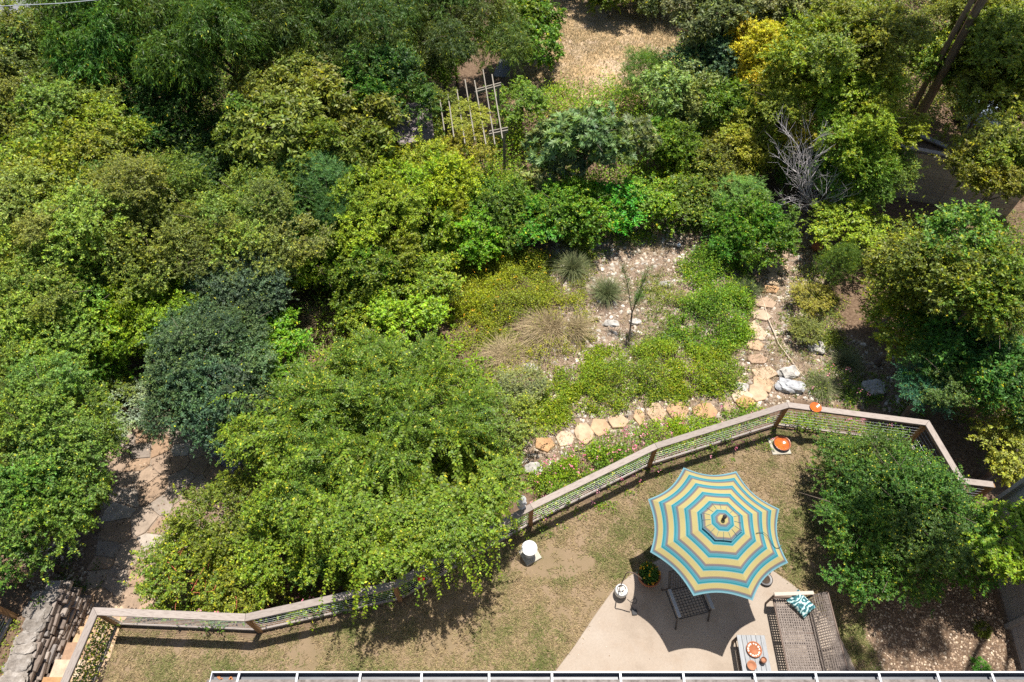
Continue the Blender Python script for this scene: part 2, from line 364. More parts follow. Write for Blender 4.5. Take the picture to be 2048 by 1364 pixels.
def leaf_set(tips, out, m, L, Wd, twig, spread=.9, droop=.15, upn=.8, rosette=False, curl=0.):
    n = len(tips)
    td = nrm(out*.7+UP*.3+rng.normal(size=(n, 3))*.5-UP*droop)
    T = np.repeat(tips, m, 0); TD = np.repeat(td, m, 0); O = np.repeat(out, m, 0); k = len(T)
    if rosette:
        t = rng.random(k)*.12; a = np.tile(np.arange(m)*2.39996, n)
        u = nrm(np.cross(TD, UP+rng.normal(size=(k, 3))*.02)); v = np.cross(TD, u)
        D = TD*(.25+.5*rng.random((k, 1)))+(u*np.cos(a)[:, None]+v*np.sin(a)[:, None])-UP*droop
        P = T+TD*(t*twig)[:, None]; Nn = TD+rng.normal(size=(k, 3))*.15
        tone = np.repeat(rng.random(n)*.6, m)+rng.random(k)*.25
    else:
        t = np.tile((np.arange(m)+.5)/m, n)+rng.normal(size=k)*.04
        sgn = np.where(np.arange(k) % 2 == 0, 1., -1.)[:, None]
        sd = nrm(np.cross(TD, UP+rng.normal(size=(k, 3))*.5))*sgn
        D = TD*.55+sd*spread+rng.normal(size=(k, 3))*.3-UP*droop*1.2
        P = T+TD*(t*twig)[:, None]-UP*(t*t*droop*twig)[:, None]
        Nn = UP*upn+O*.35+rng.normal(size=(k, 3))*.6
        tone = np.clip(t*1.1-.15, 0, 1)*np.repeat(rng.random(n)**.8, m)
    sz_ = np.repeat(.75+.5*rng.random(n), m); Ls = L*(.65+.6*rng.random(k))*sz_; Ws = Wd*(.7+.5*rng.random(k))*sz_
    return kites(P, D, Nn, Ls, Ws), np.clip(tone, 0, 1)
def lump_tips(n, lumps=30, r=1., zs=.85, lr=.19):
    c = rdir(lumps*3); c = c[c[:, 2] > -.45][:lumps]; c = c*(.52+.52*rng.random((len(c), 1)))
    lr_ = lr*(.65+.7*rng.random(len(c))); pr = lr_**2; k = rng.choice(len(c), n, p=pr/pr.sum()); d = nrm(rdir(n)+nrm(c)[k]*.55+UP*.25)
    p = c[k]+d*(lr_[k]*(.45+.6*rng.random(n)**.6))[:, None]
    far = rng.random(n) < .10; p[far] = p[far]*(1+.10+.26*rng.random((far.sum(), 1)))+rng.normal(size=(far.sum(), 3))*.05
    ni = n//8; q = rdir(ni)*(.2+.45*rng.random((ni, 1))); p = np.vstack([p, q]); d = np.vstack([d, nrm(q)])
    p[:, 2] *= zs
    return p*r, nrm(d*.8+nrm(p)*.5)
LIB = {}
def lib(kind, nvar, n, m, L, Wd, twig, lumps=30, **kw):
    LIB[kind] = []
    for i in range(nvar):
        tp, o = lump_tips(n, lumps); V, t = leaf_set(tp, o, m, L, Wd, twig, **kw)
        LIB[kind].append(quads_mesh(kind+'_foliage', V, t, LEAF))
lib('broad', 4, 400, 18, .096, .050, .36, lumps=34, droop=.2, spread=.8)
lib('small', 4, 560, 19, .070, .040, .34, lumps=44, droop=.12, spread=.75)
lib('large', 3, 280, 12, .16, .070, .30, lumps=30, droop=.4, upn=.7)
lib('fine', 2, 800, 20, .095, .015, .34, lumps=36, droop=.05, spread=.5)
lib('willow', 3, 380, 20, .135, .026, .48, lumps=30, droop=.6, spread=.45, upn=.55)
lib('rosette', 3, 190, 15, .20, .058, .1, lumps=40, droop=.12, rosette=True)
lib('oak', 4, 360, 17, .106, .058, .40, lumps=32, droop=.18, spread=.8)
def limb_tubes(mb, base, top, targets, r0):
    base, top = Vector(base), Vector(top)
    k = 5; pts = []
    for i in range(k+1):
        t = i/k; p = base.lerp(top, t); p += Vector((random.gauss(0, .04), random.gauss(0, .04), 0))*(1 if 0 < i else 0)*(r0/.1); pts.append(p)
    mb.tube(pts, [r0*(1.25 if i == 0 else 1-.5*i/k) for i in range(k+1)], 7)
    for tg in targets:
        tg = Vector(tg); s = random.uniform(.45, .95); q = base.lerp(top, s)
        mid = q.lerp(tg, .5)+Vector((random.gauss(0, .1), random.gauss(0, .1), .12))
        mb.tube([q, mid, tg], [r0*.42, r0*.28, r0*.1], 5, False)
        for _ in range(2):
            e = Vector((random.gauss(0, 1), random.gauss(0, 1), abs(random.gauss(.4, .6)))).normalized()
            mb.tube([tg, tg+e*.5+Vector((0, 0, .05)), tg+e*random.uniform(.85, 1.25)], [.014, .010, .004], 4, False)
COLS = dict(mid=(.088, .148, .022), bright=(.130, .205, .024), lime=(.195, .240, .030), dark=(.058, .108, .024), deep=(.042, .085, .022),
            olive=(.122, .160, .042), blue=(.066, .118, .074), grey=(.125, .185, .095), silver=(.22, .26, .20), yellow=(.36, .32, .045),
            emerald=(.070, .190, .024), oak=(.090, .130, .026), gold=(.27, .26, .030), teal=(.036, .115, .066))
FOL = 1.
def jit(c, s=.1): return tuple(max(.005, v*(1+random.uniform(-s, s))) for v in c)
def plant(name, label, cat, px, py, hc, rx, ry, rz, kind, col, yel=.03, bs=1.0, trunk=.09, group=None, dens=1., bark=None, dz=0):
    """a tree or shrub whose crown, centred hc above the ground, is seen at (px, py)"""
    b0 = G(px, py, hc); root = thing(name, label, cat, (b0[0], b0[1], b0[2]), 0, group)
    c4 = (*jit(COLS[col] if isinstance(col, str) else (col[0]*1.5, col[1]*1.4, col[2]*1.2), .06), yel)
    spots = []
    R_ = (rx+ry+rz)/3
    if max(rx, ry) < .95: spots = [((0, 0, hc), (rx, ry, rz))]
    else:
        n = max(6, int(dens*3.0*(rx*ry+rx*rz+ry*rz)/3/(bs*bs)))
        spots.append(((0, 0, hc+rz*.35), (bs*.95,)*3))
        ph = random.random()*6.28
        for i in range(n):
            zz = 1-(i+.5)/n*1.35
            rr = math.sqrt(max(0, 1-zz*zz)); a = ph+i*2.39996
            k = random.uniform(.62, 1.25)
            s = bs*random.uniform(.55, 1.12)
            spots.append(((math.cos(a)*rr*max(.1, rx-bs*.38)*k, math.sin(a)*rr*max(.1, ry-bs*.38)*k, hc+zz*max(.1, rz-bs*.4)*k+random.gauss(0, .16)), (s, s, s*random.uniform(.75, .95))))
    mb = MB(); limb_tubes(mb, (0, 0, -.1), (0, 0, max(.15, hc+rz*.1)), [(p[0]*.8, p[1]*.8, p[2]-.1) for p, _ in spots[1:]][:14], trunk)
    obj('trunk', mb, bark or BARK, root)
    crown = None
    for i, (p, s) in enumerate(spots):
        me = random.choice(LIB[kind])
        if crown is None:
            o = crown = link('crown', me, root, p, (0, 0, random.uniform(0, 6.28)), s)
            cinv = Matrix.LocRotScale(Vector(p), o.rotation_euler, Vector(s)).inverted()
        else:
            o = link('bough', me, crown)
            Mw = Matrix.LocRotScale(Vector(p), Matrix.Rotation(random.uniform(0, 6.28), 3, 'Z') @ Matrix.Rotation(random.gauss(0, .25), 3, 'X'), Vector(s))
            o.matrix_parent_inverse = cinv; o.matrix_basis = Mw
        fj = random.uniform(.82, 1.2); o.color = (*jit(tuple(v*fj for v in c4[:3]), .12), yel)
    return root

# ------------------------------------------------------------------ ground
def axis(lo, hi, step, far):
    a = list(np.arange(lo, hi+1e-6, step)); x = hi; s = step
    while x < far: s *= 1.35; x += s; a.append(x)
    x = lo; s = step; pre = []
    while x > -far: s *= 1.35; x -= s; pre.append(x)
    return np.array(pre[::-1]+a)
DRYLAWN = world_poly([(1030, 230), (1000, 120), (1040, 20), (1080, -60), (1380, -60), (1400, 40), (1370, 150), (1260, 240)])
GRAVEL = world_poly([(1120, 470), (1300, 430), (1560, 400), (1660, 470), (1660, 640), (1830, 740), (1830, 830), (1600, 800), (1500, 830), (1100, 935), (1010, 920), (960, 760), (1120, 620), (1090, 520)])
SANDP = world_poly([(180, 880), (480, 850), (500, 1000), (320, 1240), (140, 1240), (190, 1050)])
xs = axis(-16, 18, .17, 600); ys = axis(.5, 34, .17, 600)
X, Y = np.meshgrid(xs, ys); Z = ground_z(X, Y)
nx, ny = len(xs), len(ys)
idx = np.arange(nx*ny).reshape(ny, nx)
quad = np.stack([idx[:-1, :-1], idx[:-1, 1:], idx[1:, 1:], idx[1:, :-1]], -1).reshape(-1, 4)
me = bpy.data.meshes.new('ground'); me.vertices.add(nx*ny); me.loops.add(quad.size); me.polygons.add(len(quad))
me.vertices.foreach_set('co', np.stack([X, Y, Z], -1).reshape(-1).astype(np.float32))
me.loops.foreach_set('vertex_index', quad.reshape(-1).astype(np.int32)); me.polygons.foreach_set('loop_start', np.arange(0, quad.size, 4, dtype=np.int32))
me.update()
litter_edge = 7.0+.3*wob(X, Y, 2.)
zl = np.clip(-sdist(X, Y, LAWN)/.25, 0, 1)*(1-sstep(-.3, .5, X-litter_edge-.15*np.clip(Y-4, 0, 3)))
zg = np.maximum(np.clip(-sdist(X, Y, GRAVEL)/.5+.3, 0, 1), np.clip(-sdist(X, Y, SANDP)/.4+.3, 0, 1)*.8)
zd = np.clip(-(sdist(X, Y, DRYLAWN)+.4*wob(X, Y, 1.3))/.8, 0, 1)
a = me.attributes.new('zone', 'FLOAT_COLOR', 'POINT')
a.data.foreach_set('color', np.stack([zl, zg, zd, np.ones_like(zl)], -1).reshape(-1).astype(np.float32))
tag(obj('ground', me, EARTH), 'bare brown earth of the sloping garden', None, None, 'structure')

PATIO = [(.55, 2.45), (.81, 2.74), (1.3, 3.31), (1.75, 3.9), (2.22, 4.47), (2.61, 4.74), (3.22, 5.06), (3.9, 5.28), (4.6, 5.28), (5.25, 5.1), (5.72, 4.81), (6.09, 4.5), (6.42, 4.1), (6.74, 3.6), (6.87, 3.1), (6.95, 2.6), (7.0, 1.4), (.1, 1.4)]
mb = MB(); mb.prism(PATIO, -.1, .03, .012); tag(obj('patio', mb, CONC), 'smooth beige concrete patio under the striped umbrella', None, None, 'structure')

# ------------------------------------------------------------------ scattered ground layers
def sample_poly(poly, n):
    p = np.array(poly); lo, hi = p.min(0), p.max(0); out = np.zeros((0, 2))
    while len(out) < n:
        q = lo+rng.random((n*2, 2))*(hi-lo); out = np.vstack([out, q[in_poly(q[:, 0], q[:, 1], poly)]])
    return out[:n]
def area(poly):
    p = np.array(poly); q = np.roll(p, -1, 0); return abs((p[:, 0]*q[:, 1]-q[:, 0]*p[:, 1]).sum())/2
def blades(name, xy, ln, wd, lean, tone, m, label, z=None):
    n = len(xy); z = ground_z(xy[:, 0], xy[:, 1]) if z is None else z
    P = np.stack([xy[:, 0], xy[:, 1], z], 1); a = rng.random(n)*6.283
    D = np.stack([np.cos(a)*lean, np.sin(a)*lean, np.ones(n)], 1)+rng.normal(size=(n, 3))*.2
    Nn = np.stack([rng.normal(size=n)*.45, rng.normal(size=n)*.45, np.full(n, 1.)], 1)
    V = kites(P, D, Nn, ln, np.full(n, wd), 0)
    return tag(obj(name, quads_mesh(name, V, tone, m), m), label, 'grass', None, 'stuff')
INL = [(-8.1, 1.6)]+[(x, y-.12) for x, y in FENCE[1:9]]+[(8.2, 5.2), (7.3, 3.6), (7.6, 1.6)]
tc = sample_poly(INL, 23000); tc = tc[~in_poly(tc[:, 0], tc[:, 1], PATIO)]
bare = wob(tc[:, 0], tc[:, 1], 1.9, 1)+.6*wob(tc[:, 0], tc[:, 1], 4.7, 3)+.5*wob(tc[:, 0], tc[:, 1], 10., 2)
barespot = (np.hypot((tc[:, 0]+4.3)/.35, (tc[:, 1]-2.9)/.7) < 1) | (np.hypot((tc[:, 0]-.9)/1.0, (tc[:, 1]-5.0)/.35) < 1)
keep = (rng.random(len(tc)) < np.clip(.72+.45*bare, .25, 1)) & (~barespot | (rng.random(len(tc)) < .15)); tc = tc[keep]; bare = bare[keep]
KB = 12; nb = len(tc)*KB; tb_ = np.repeat(np.clip(.34+.42*bare+rng.normal(size=len(tc))*.2, 0, 1), KB)
xy = np.repeat(tc, KB, 0)+rng.normal(size=(nb, 2))*.035; sz = np.repeat(.6+.8*rng.random(len(tc)), KB)
ok = ~in_poly(xy[:, 0], xy[:, 1], PATIO)
blades('lawn_grass', xy[ok], ((.05+.05*rng.random(nb))*sz)[ok], .013, 2.0, np.clip(tb_+rng.normal(size=nb)*.1, 0, 1)[ok], GRASS, 'patchy tan and olive lawn between the railing and the patio')
xy = sample_poly(DRYLAWN, 60000); bt = wob(xy[:, 0], xy[:, 1], 1.3, 4)
k = rng.random(len(xy)) < np.clip(.75+.5*bt, .1, 1)
blades('dry_grass', xy[k], .09+.09*rng.random(k.sum()), .02, 1.2, np.clip(rng.random(k.sum())*.5+.12*bt[k], 0, 1), STRAW, 'straw coloured dry lawn in the clearing at the top')
def chips(name, poly, n, smin, smax, m, label, flat=.5, cat='gravel', mask=None, tonef=None):
    xy = sample_poly(poly, n)
    if mask is not None: xy = xy[mask(xy)]
    n = len(xy); z = np.maximum(ground_z(xy[:, 0], xy[:, 1]), np.where(in_poly(xy[:, 0], xy[:, 1], PATIO), .031, -9)); z = np.maximum(z, np.where(in_poly(xy[:, 0], xy[:, 1], SANDP), -1.262, -9)) if name == 'patio_litter' else z; s = smin+(smax-smin)*rng.random(n)**3
    a = rng.random(n)*6.283; base = np.array([(-1, -1, 0), (1, -1, 0), (1, 1, 0), (-1, 1, 0), (-.7, -.7, 1), (.7, -.6, 1), (.6, .7, 1), (-.65, .6, 1)])
    V = base[None]*(1+rng.normal(size=(n, 8, 3))*.22)*np.array([1, .8, flat*1.2]); V = V*s[:, None, None]*.5
    ca, sa = np.cos(a)[:, None], np.sin(a)[:, None]
    V = np.stack([V[:, :, 0]*ca-V[:, :, 1]*sa+xy[:, :1], V[:, :, 0]*sa+V[:, :, 1]*ca+xy[:, 1:], V[:, :, 2]+z[:, None]-.003], 2)
    F = np.array([(4, 5, 6, 7), (0, 1, 5, 4), (1, 2, 6, 5), (2, 3, 7, 6), (3, 0, 4, 7)]); F = (F[None]+8*np.arange(n)[:, None, None]).reshape(-1, 4)
    me = bpy.data.meshes.new(name); me.vertices.add(8*n); me.loops.add(F.size); me.polygons.add(len(F))
    me.vertices.foreach_set('co', V.reshape(-1).astype(np.float32)); me.loops.foreach_set('vertex_index', F.reshape(-1).astype(np.int32))
    me.polygons.foreach_set('loop_start', np.arange(0, F.size, 4, dtype=np.int32))
    at_ = me.attributes.new('tone', 'FLOAT', 'POINT'); t = rng.random(n) if tonef is None else tonef(n)
    at_.data.foreach_set('value', np.repeat(t, 8).astype(np.float32)); me.update()
    return tag(obj(name, me, m), label, cat, None, 'stuff')
chips('limestone_chips', GRAVEL, 17000, .022, .13, CHIP, 'loose pale limestone chips over the bare garden bed', .5, 'gravel')
MULCH = [(7.0, 1.6), (6.9, 3.0), (7.6, 4.2), (8.3, 5.6), (9.4, 6.4), (10.0, 6.3), (10.35, 4.5), (10.1, 1.6)]
chips('leaf_litter', MULCH, 24000, .02, .055, LITTER, 'dappled brown leaf litter beside the grey board fence', .25, 'leaf litter', tonef=lambda n: rng.random(n)**1.8*.85)
SHADEBED = world_poly([(20, 1100), (160, 1080), (200, 1200), (120, 1215), (60, 1180)])
chips('bed_litter', SHADEBED, 2500, .03, .08, LITTER, 'dark leaf litter in the bed above the stone wall', .25, 'leaf litter', tonef=lambda n: rng.random(n)**2)
chips('patio_litter', SANDP, 1100, .02, .05, LITTER, 'brown fallen leaves strewn over the flagstone terrace', .2, 'leaf litter', tonef=lambda n: rng.random(n)**2*.7)

# ------------------------------------------------------------------ stones
def clip_half(poly, px, py, nx_, ny_):
    out = []
    for i in range(len(poly)):
        a, b = poly[i], poly[(i+1) % len(poly)]
        da = (a[0]-px)*nx_+(a[1]-py)*ny_; db = (b[0]-px)*nx_+(b[1]-py)*ny_
        if da <= 0: out.append(a)
        if da*db < 0: t = da/(da-db); out.append((a[0]+(b[0]-a[0])*t, a[1]+(b[1]-a[1])*t))
    return out
tz = -1.3
TERRACE = world_poly([(185, 890), (235, 845), (330, 830), (430, 835), (520, 880), (520, 960), (420, 1010), (350, 1120), (330, 1200), (140, 1245), (195, 1100), (200, 980)])
mb = MB(); mb.prism(TERRACE, tz-.2, tz+.012); fp = tag(obj('flagstone_terrace', mb, mat('mortar', [(.20, .15, .11), (.32, .25, .19)], .95, 12)), 'buff flagstone terrace below the garden steps', None, None, 'structure')
cells = [(x+random.uniform(-.2, .2)+(.2 if j % 2 else 0), y+random.uniform(-.17, .17)) for j, y in enumerate(np.arange(4.2, 9.9, .42)) for x in np.arange(-12.4, -6, .5)]
cells = [c for c in cells if random.random() > .13]
for c in cells:
    if not in_poly(c[0], c[1], TERRACE): continue
    P = [(c[0]-.6, c[1]-.6), (c[0]+.6, c[1]-.6), (c[0]+.6, c[1]+.6), (c[0]-.6, c[1]+.6)]
    for d in cells:
        if d is c or math.hypot(d[0]-c[0], d[1]-c[1]) > 1.4: continue
        dx, dy = d[0]-c[0], d[1]-c[1]; l = math.hypot(dx, dy); P = clip_half(P, c[0]+dx/2-dx/l*.012, c[1]+dy/2-dy/l*.012, dx/l, dy/l)
        if len(P) < 3: break
    if len(P) < 3: continue
    h = random.uniform(.028, .042); mb = MB(); mb.prism([(p[0]-c[0]+random.gauss(0, .008), p[1]-c[1]+random.gauss(0, .008)) for p in P], -.02, h, .012)
    obj('flagstone', mb, FLAG, fp, (c[0], c[1], tz))
# stepping stones
sp_ = tag(link('stepping_stone_path', None), 'path of flat tan stepping stones winding from the railing up the gravel bed', None, None, 'structure')
STEPS = [(1088, 889, 42, 30, -20), (1131, 879, 34, 34, 10), (1167, 868, 36, 40, 30), (1201, 856, 38, 36, 20), (1236, 845, 44, 26, 0), (1278, 836, 22, 34, 15), (1313, 827, 38, 38, 0), (1357, 824, 44, 40, -10), (1410, 823, 52, 32, 5), (1455, 815, 22, 30, 0), (1490, 806, 40, 24, 10), (1514, 787, 38, 34, -30), (1524, 769, 44, 36, -20), (1483, 795, 44, 26, 20), (1527, 747, 52, 26, -10), (1514, 720, 40, 20, 0), (1509, 693, 36, 24, -5), (1513, 665, 42, 38, 0), (1520, 632, 42, 22, -5), (1529, 607, 42, 26, 5), (1539, 580, 44, 18, 0), (1547, 560, 34, 24, 0), (1552, 535, 48, 26, 0), (1558, 512, 46, 26, 10), (1483, 772, 24, 26, 30), (150, 708, 40, 34, 10), (165, 755, 44, 30, -10), (140, 690, 36, 20, 0)]
for (px, py, wx, wy, rot) in STEPS:
    c = G(px, py); e = G(px+wx/2, py); f = G(px, py-wy/2); a_, b_ = abs(e[0]-c[0]), abs(f[1]-c[1])
    k = random.randint(5, 7); th = [2*math.pi*(i+random.uniform(-.22, .22))/k for i in range(k)]
    P = [(math.cos(t)*a_*random.uniform(.92, 1.18), math.sin(t)*b_*random.uniform(.92, 1.18)) for t in th]
    mb = MB(); mb.prism(P, -.06, .065, .014); obj('stepping_stone', mb, STEPST, sp_, tuple(c), (random.gauss(0, .02), random.gauss(0, .02), R(rot)*.4))
def rock_mesh(name, a_, b_, c_):
    bm = bmesh.new(); bmesh.ops.create_icosphere(bm, subdivisions=3, radius=1)
    o1, o2 = random.random()*9, random.random()*9
    for v in bm.verts:
        p = v.co.copy(); q = Vector([math.copysign(abs(t)**.62, t) for t in p]); n_ = .14*math.sin(p.x*4+o1)*math.cos(p.y*3.4+o2)+.10*math.sin(p.z*7+o2+p.x*6)+.06*math.sin(p.x*13+p.y*11+o1)+random.gauss(0, .03)
        v.co = q*(1+n_); v.co.x *= a_; v.co.y *= b_; v.co.z *= c_
    me = bpy.data.meshes.new(name); bm.to_mesh(me); bm.free(); return me
def rock(label, px, py, wpx, hpx, m, flat=.6, name='rock', grp=None):
    c = G(px, py); e = G(px+wpx/2, py); f = G(px, py-hpx/2); a_, b_ = abs(e[0]-c[0]), abs(f[1]-c[1])*.85
    o = obj(name, rock_mesh(name, a_, b_, min(a_, b_)*flat), m, None, (c[0], c[1], c[2]+min(a_, b_)*flat*.25), (random.gauss(0, .1), random.gauss(0, .1), random.uniform(-.3, .3))); return tag(o, label, 'rock', grp)
rock('large flat grey boulder between the stepping stones and the railing corner', 1580, 775, 54, 30, GREYROCK, .7)
rock('chalky white boulder just above the grey boulder', 1576, 748, 40, 26, LIME, .7)
rock('white rock left of the reddish stepping stone', 1482, 776, 26, 20, LIME)
rock('small white rock amid dry grass at the left end of the gravel', 996, 777, 28, 22, LIME)
rock('bone white rock under the dry grass clump', 1012, 745, 34, 20, LIME)
rock('white rock in the green ground cover by the grey leaved plant', 1062, 737, 26, 18, LIME)
rock('pale rock behind the pink flowers near the railing statue', 1066, 938, 34, 26, LIME)
rock('pitted white rock just left of the young forked tree', 1222, 648, 30, 14, LIME)
rock('white rock at the foot of the young forked tree', 1270, 645, 24, 14, LIME)
rock('flat white rock on the gravel above the bright ground cover', 1330, 570, 22, 12, LIME)
rock('pale rock right of the grass tuft in the right gravel', 1630, 697, 32, 26, LIME)
rock('rounded pink rock left of the emerald bush', 1441, 494, 22, 18, LIME)
rock('whitish rock under the dark leaves beside the railing corner', 1745, 778, 44, 32, LIME)
rock('small white rock standing in the gravel between the two grass tufts', 1392, 502, 18, 18, LIME)

# ------------------------------------------------------------------ garden steps and dry stone wall
st = thing('garden_steps', 'tan flagstone steps going down between the stone wall and the railing', 'steps', (-8.9, 3.4, 0))
for i in range(7):
    y0 = 2.0+.37*i; z = -.16-.185*i; xl = -9.62+.0*i; xr = -8.22
    cuts = [xl]+sorted(random.uniform(xl+.3, xr-.25) for _ in range(2 if i % 2 == 0 else 1))+[xr]
    for a_, b_ in zip(cuts[:-1], cuts[1:]):
        mb = MB(); mb.box(((a_+b_)/2+8.9, y0+.2-3.4+random.uniform(-.015, .015), z-.06), (b_-a_-.014, .43, .12), bev=.012); obj('slab', mb, STEPST, st)
    mb = MB(); mb.box(((xl+xr)/2+8.9, y0+.17-3.4, z-.26), (xr-xl-.02, .36, .27)); obj('riser_course', mb, WALLST, st)
wl = thing('dry_stone_wall', 'rough grey dry stone retaining wall left of the garden steps', 'wall', (-9.9, 3.2, 0))
mb = MB(); mb.box((-.12, -.1, -.75), (.42, 2.5, 1.4)); obj('core', mb, WALLST, wl)
for k in range(14):
    z0 = -1.42+.1*k; y = 1.55-3.2
    xf = .40-.019*k
    while y < 1.12:
        l = random.uniform(.12, .42); h = .092*random.uniform(.75, 1.1)
        if z0+.1 > -.16-.5*(y+3.2-2.0)-.1:
            mb = MB(); mb.box((0, 0, 0), (random.uniform(.26, .42), l-.014, h), random.gauss(0, .06), random.gauss(0, .05), random.gauss(0, .08), .016)
            obj('stone', mb, WALLST, wl, (xf-.17+random.uniform(-.045, .04), y+l/2, z0+.05))
        y += l
    x = -.3
    while x < .2:
        l = random.uniform(.14, .3); mb = MB(); mb.box((0, 0, 0), (l-.014, .24, .085), random.gauss(0, .06), 0, random.gauss(0, .05), .012)
        obj('stone', mb, WALLST, wl, (x+l/2, 1.12+random.uniform(-.02, .03), z0+.05)); x += l
y = 1.4-3.2
while y < 1.15:
    l = random.uniform(.17, .34); obj('cap_stone', rock_mesh('cap_stone', .24*random.uniform(.75, 1.2), l*.6, .06), CAPST, wl, (-.12+random.uniform(-.05, .05), y+l/2, .0), (random.gauss(0, .05), random.gauss(0, .05), random.gauss(0, .2))); y += l

# ------------------------------------------------------------------ railing
RAILZ = 1.05
def rail_run(root, pts, zt=RAILZ, nwire=7, posts=True, postm=POSTW, railm=RAILW, wires=True, o=(0, 0)):
    L = lambda p, z: (p[0]-o[0], p[1]-o[1], z)
    n = len(pts)
    def off(i, d):     # mitred offset of node i
        p = Vector(pts[i]); ns = []
        if i > 0: e = (p-Vector(pts[i-1])).normalized(); ns.append(Vector((-e.y, e.x)))
        if i < n-1: e = (Vector(pts[i+1])-p).normalized(); ns.append(Vector((-e.y, e.x)))
        m_ = sum(ns, Vector((0, 0))).normalized(); return p+m_*d/max(.35, m_.dot(ns[0]))
    for i in range(n-1):
        a0, a1, b0, b1 = off(i, .072), off(i, -.072), off(i+1, .072), off(i+1, -.072)
        e = (Vector(pts[i+1])-Vector(pts[i])).normalized(); g = e*.0025
        c = (Vector(pts[i])+Vector(pts[i+1]))/2; an = math.atan2(e.y, e.x)
        def loc(p): d = p-c; return (d.x*math.cos(an)+d.y*math.sin(an), -d.x*math.sin(an)+d.y*math.cos(an))
        P = [loc(a1+g), loc(b1-g), loc(b0-g), loc(a0+g)]
        mb = MB(); mb.prism(P, zt-.04, zt, .004); obj('rail', mb, railm, root, (c.x-o[0], c.y-o[1], 0), (0, 0, an))
        l = (Vector(pts[i+1])-Vector(pts[i])).length
        mb = MB(); mb.box((0, -.01, zt-.085), (l-.1, .038, .085)); obj('under_rail', mb, postm, root, (c.x-o[0], c.y-o[1], 0), (0, 0, an))
        mb = MB(); mb.box((0, 0, .10), (l-.1, .04, .055)); obj('bottom_rail', mb, railm, root, (c.x-o[0], c.y-o[1], 0), (0, 0, an))
        if wires:
            me = None
            for k in range(nwire):
                z = .19+k*(zt-.36)/(nwire-1)
                if me is None:
                    mb = MB(); mb.tube([(-l/2+.04, 0, 0), (0, 0, 0), (l/2-.04, 0, 0)], .0028, 5, False); me = mb.mesh('wire'); me.materials.append(WIRE)
                link('wire', me, root, (c.x-o[0], c.y-o[1], z), (0, 0, an))
            for k in range(1, int(l/.3)):
                pass
    if posts:
        for p in pts:
            mb = MB(); mb.box((0, 0, (zt-.045)/2-.2), (.09, .09, zt-.045+.4)); obj('post', mb, postm, root, (p[0]-o[0], p[1]-o[1], 0), (0, 0, random.uniform(-.2, .2)))
fr = thing('deck_railing', 'long weathered wooden railing with wire infill zigzagging round the lawn', 'railing', (-8.2, 3.7, 0))
rail_run(fr, [(-8.46, .8)]+FENCE[1:], o=(-8.2, 3.7))
lf = thing('corner_railing', 'orange brown wooden rail end at the left edge above the stone wall', 'railing', (-10.55, 3.85, 0))
rail_run(lf, [(-13.2, 4.75), (-10.45, 3.86)], .95, 9, True, POSTW, mat('orange_rail', [(.30, .13, .05), (.42, .20, .085), (.36, .22, .13)], .75, 2.5, stretch=(3, 22, 22)), o=(-10.55, 3.85))
rail_run(lf, [(-10.45, 3.86), (-10.75, 1.0)], .95, 9, True, POSTW, RAILW, o=(-10.55, 3.85))
mb = MB(); mb.box((0, 0, .12), (.20, .16, .24), bev=.01)
bx = thing('feeder_box', 'small grey and yellow box on the end of the orange rail', 'box', (-10.62, 3.98, .95), R(-18))
mb = MB(); mb.box((-.07, 0, .08), (.13, .17, .16), bev=.012); obj('grey_half', mb, GREYPL, bx)
mb = MB(); mb.box((.065, 0, .085), (.13, .175, .17), bev=.008); obj('yellow_half', mb, YELPL, bx)

# ------------------------------------------------------------------ board fences
def board_fence(name, label, p0, p1, z0, ht, bh, m, capm=None, panel=2.4, side=1):
    p0, p1 = Vector(p0), Vector(p1); d = p1-p0; l = d.length; an = math.atan2(d.y, d.x)
    root = thing(name, label, 'fence', (p0.x, p0.y, z0), an); n = max(1, round(l/panel)); pl = l/n
    mb = MB(); mb.box((0, 0, 0), (pl-.01, .022, bh-.008)); me = mb.mesh('board'); me.materials.append(m)
    for i in range(n):
        for k in range(int(ht/bh)):
            link('board', me, root, (pl*(i+.5), random.uniform(-.003, .003), bh*(k+.5)+.03), (0, 0, 0))
    for i in range(n+1):
        mb = MB(); mb.box((0, -.065*side, ht/2-.15), (.09, .09, ht+.3)); obj('post', mb, m, root, (pl*i, 0, 0))
    if capm:
        mb = MB(); mb.box((l/2, -.03*side, ht+.05), (l+.1, .17, .04)); obj('cap', mb, capm, root)
    return root
board_fence('board_fence', 'tall grey horizontal board fence in the lower right corner', (10.03, 1.2), (10.75, 6.1), 0, 1.95, .15, WALLW, None, side=-1)
wp0 = at(1790, 296, .75); wp1 = at(2075, 352, .75)
board_fence('board_wall', 'brown board wall with a pale cap under the oak on the right', wp0[:2], wp1[:2], -1.55, 2.35, .15, WALLB, CAPW, side=-1)

# ------------------------------------------------------------------ house edge: roof and gutter
hs = thing('house', 'house whose shingle roof edge and white gutter line the bottom of the picture', 'house', (-3.82, 1.78, 0))
mb = MB(); GY = .0
mb.add([(0.0, 0, 0), (14.5, -.05, 0), (14.5, -9, 4.2), (0, -9, 4.2)], [(0, 1, 2, 3)]); mb.add([(0, 0, -.05), (14.5, -.05, -.05), (14.5, -9, 4.15), (0, -9, 4.15)], [(3, 2, 1, 0)])
mb = MB()
for k in range(26):
    y0 = -.135-.16*k; z0 = .02+.075*k
    mb.box((7.25, y0-.09, z0+.03), (14.6, .22, .014), 0, R(-22))
rf = obj('roof', mb, SHING, hs, (0, .03, 5.46))
mb = MB(); mb.box((7.4, -4.6, 2.6), (14.0, 8.6, 5.2)); obj('wall', mb, SIDING, hs)
mb = MB(); mb.box((7.25, -.155, 5.38), (14.5, .02, .2)); obj('fascia', mb, GUTTER, hs)
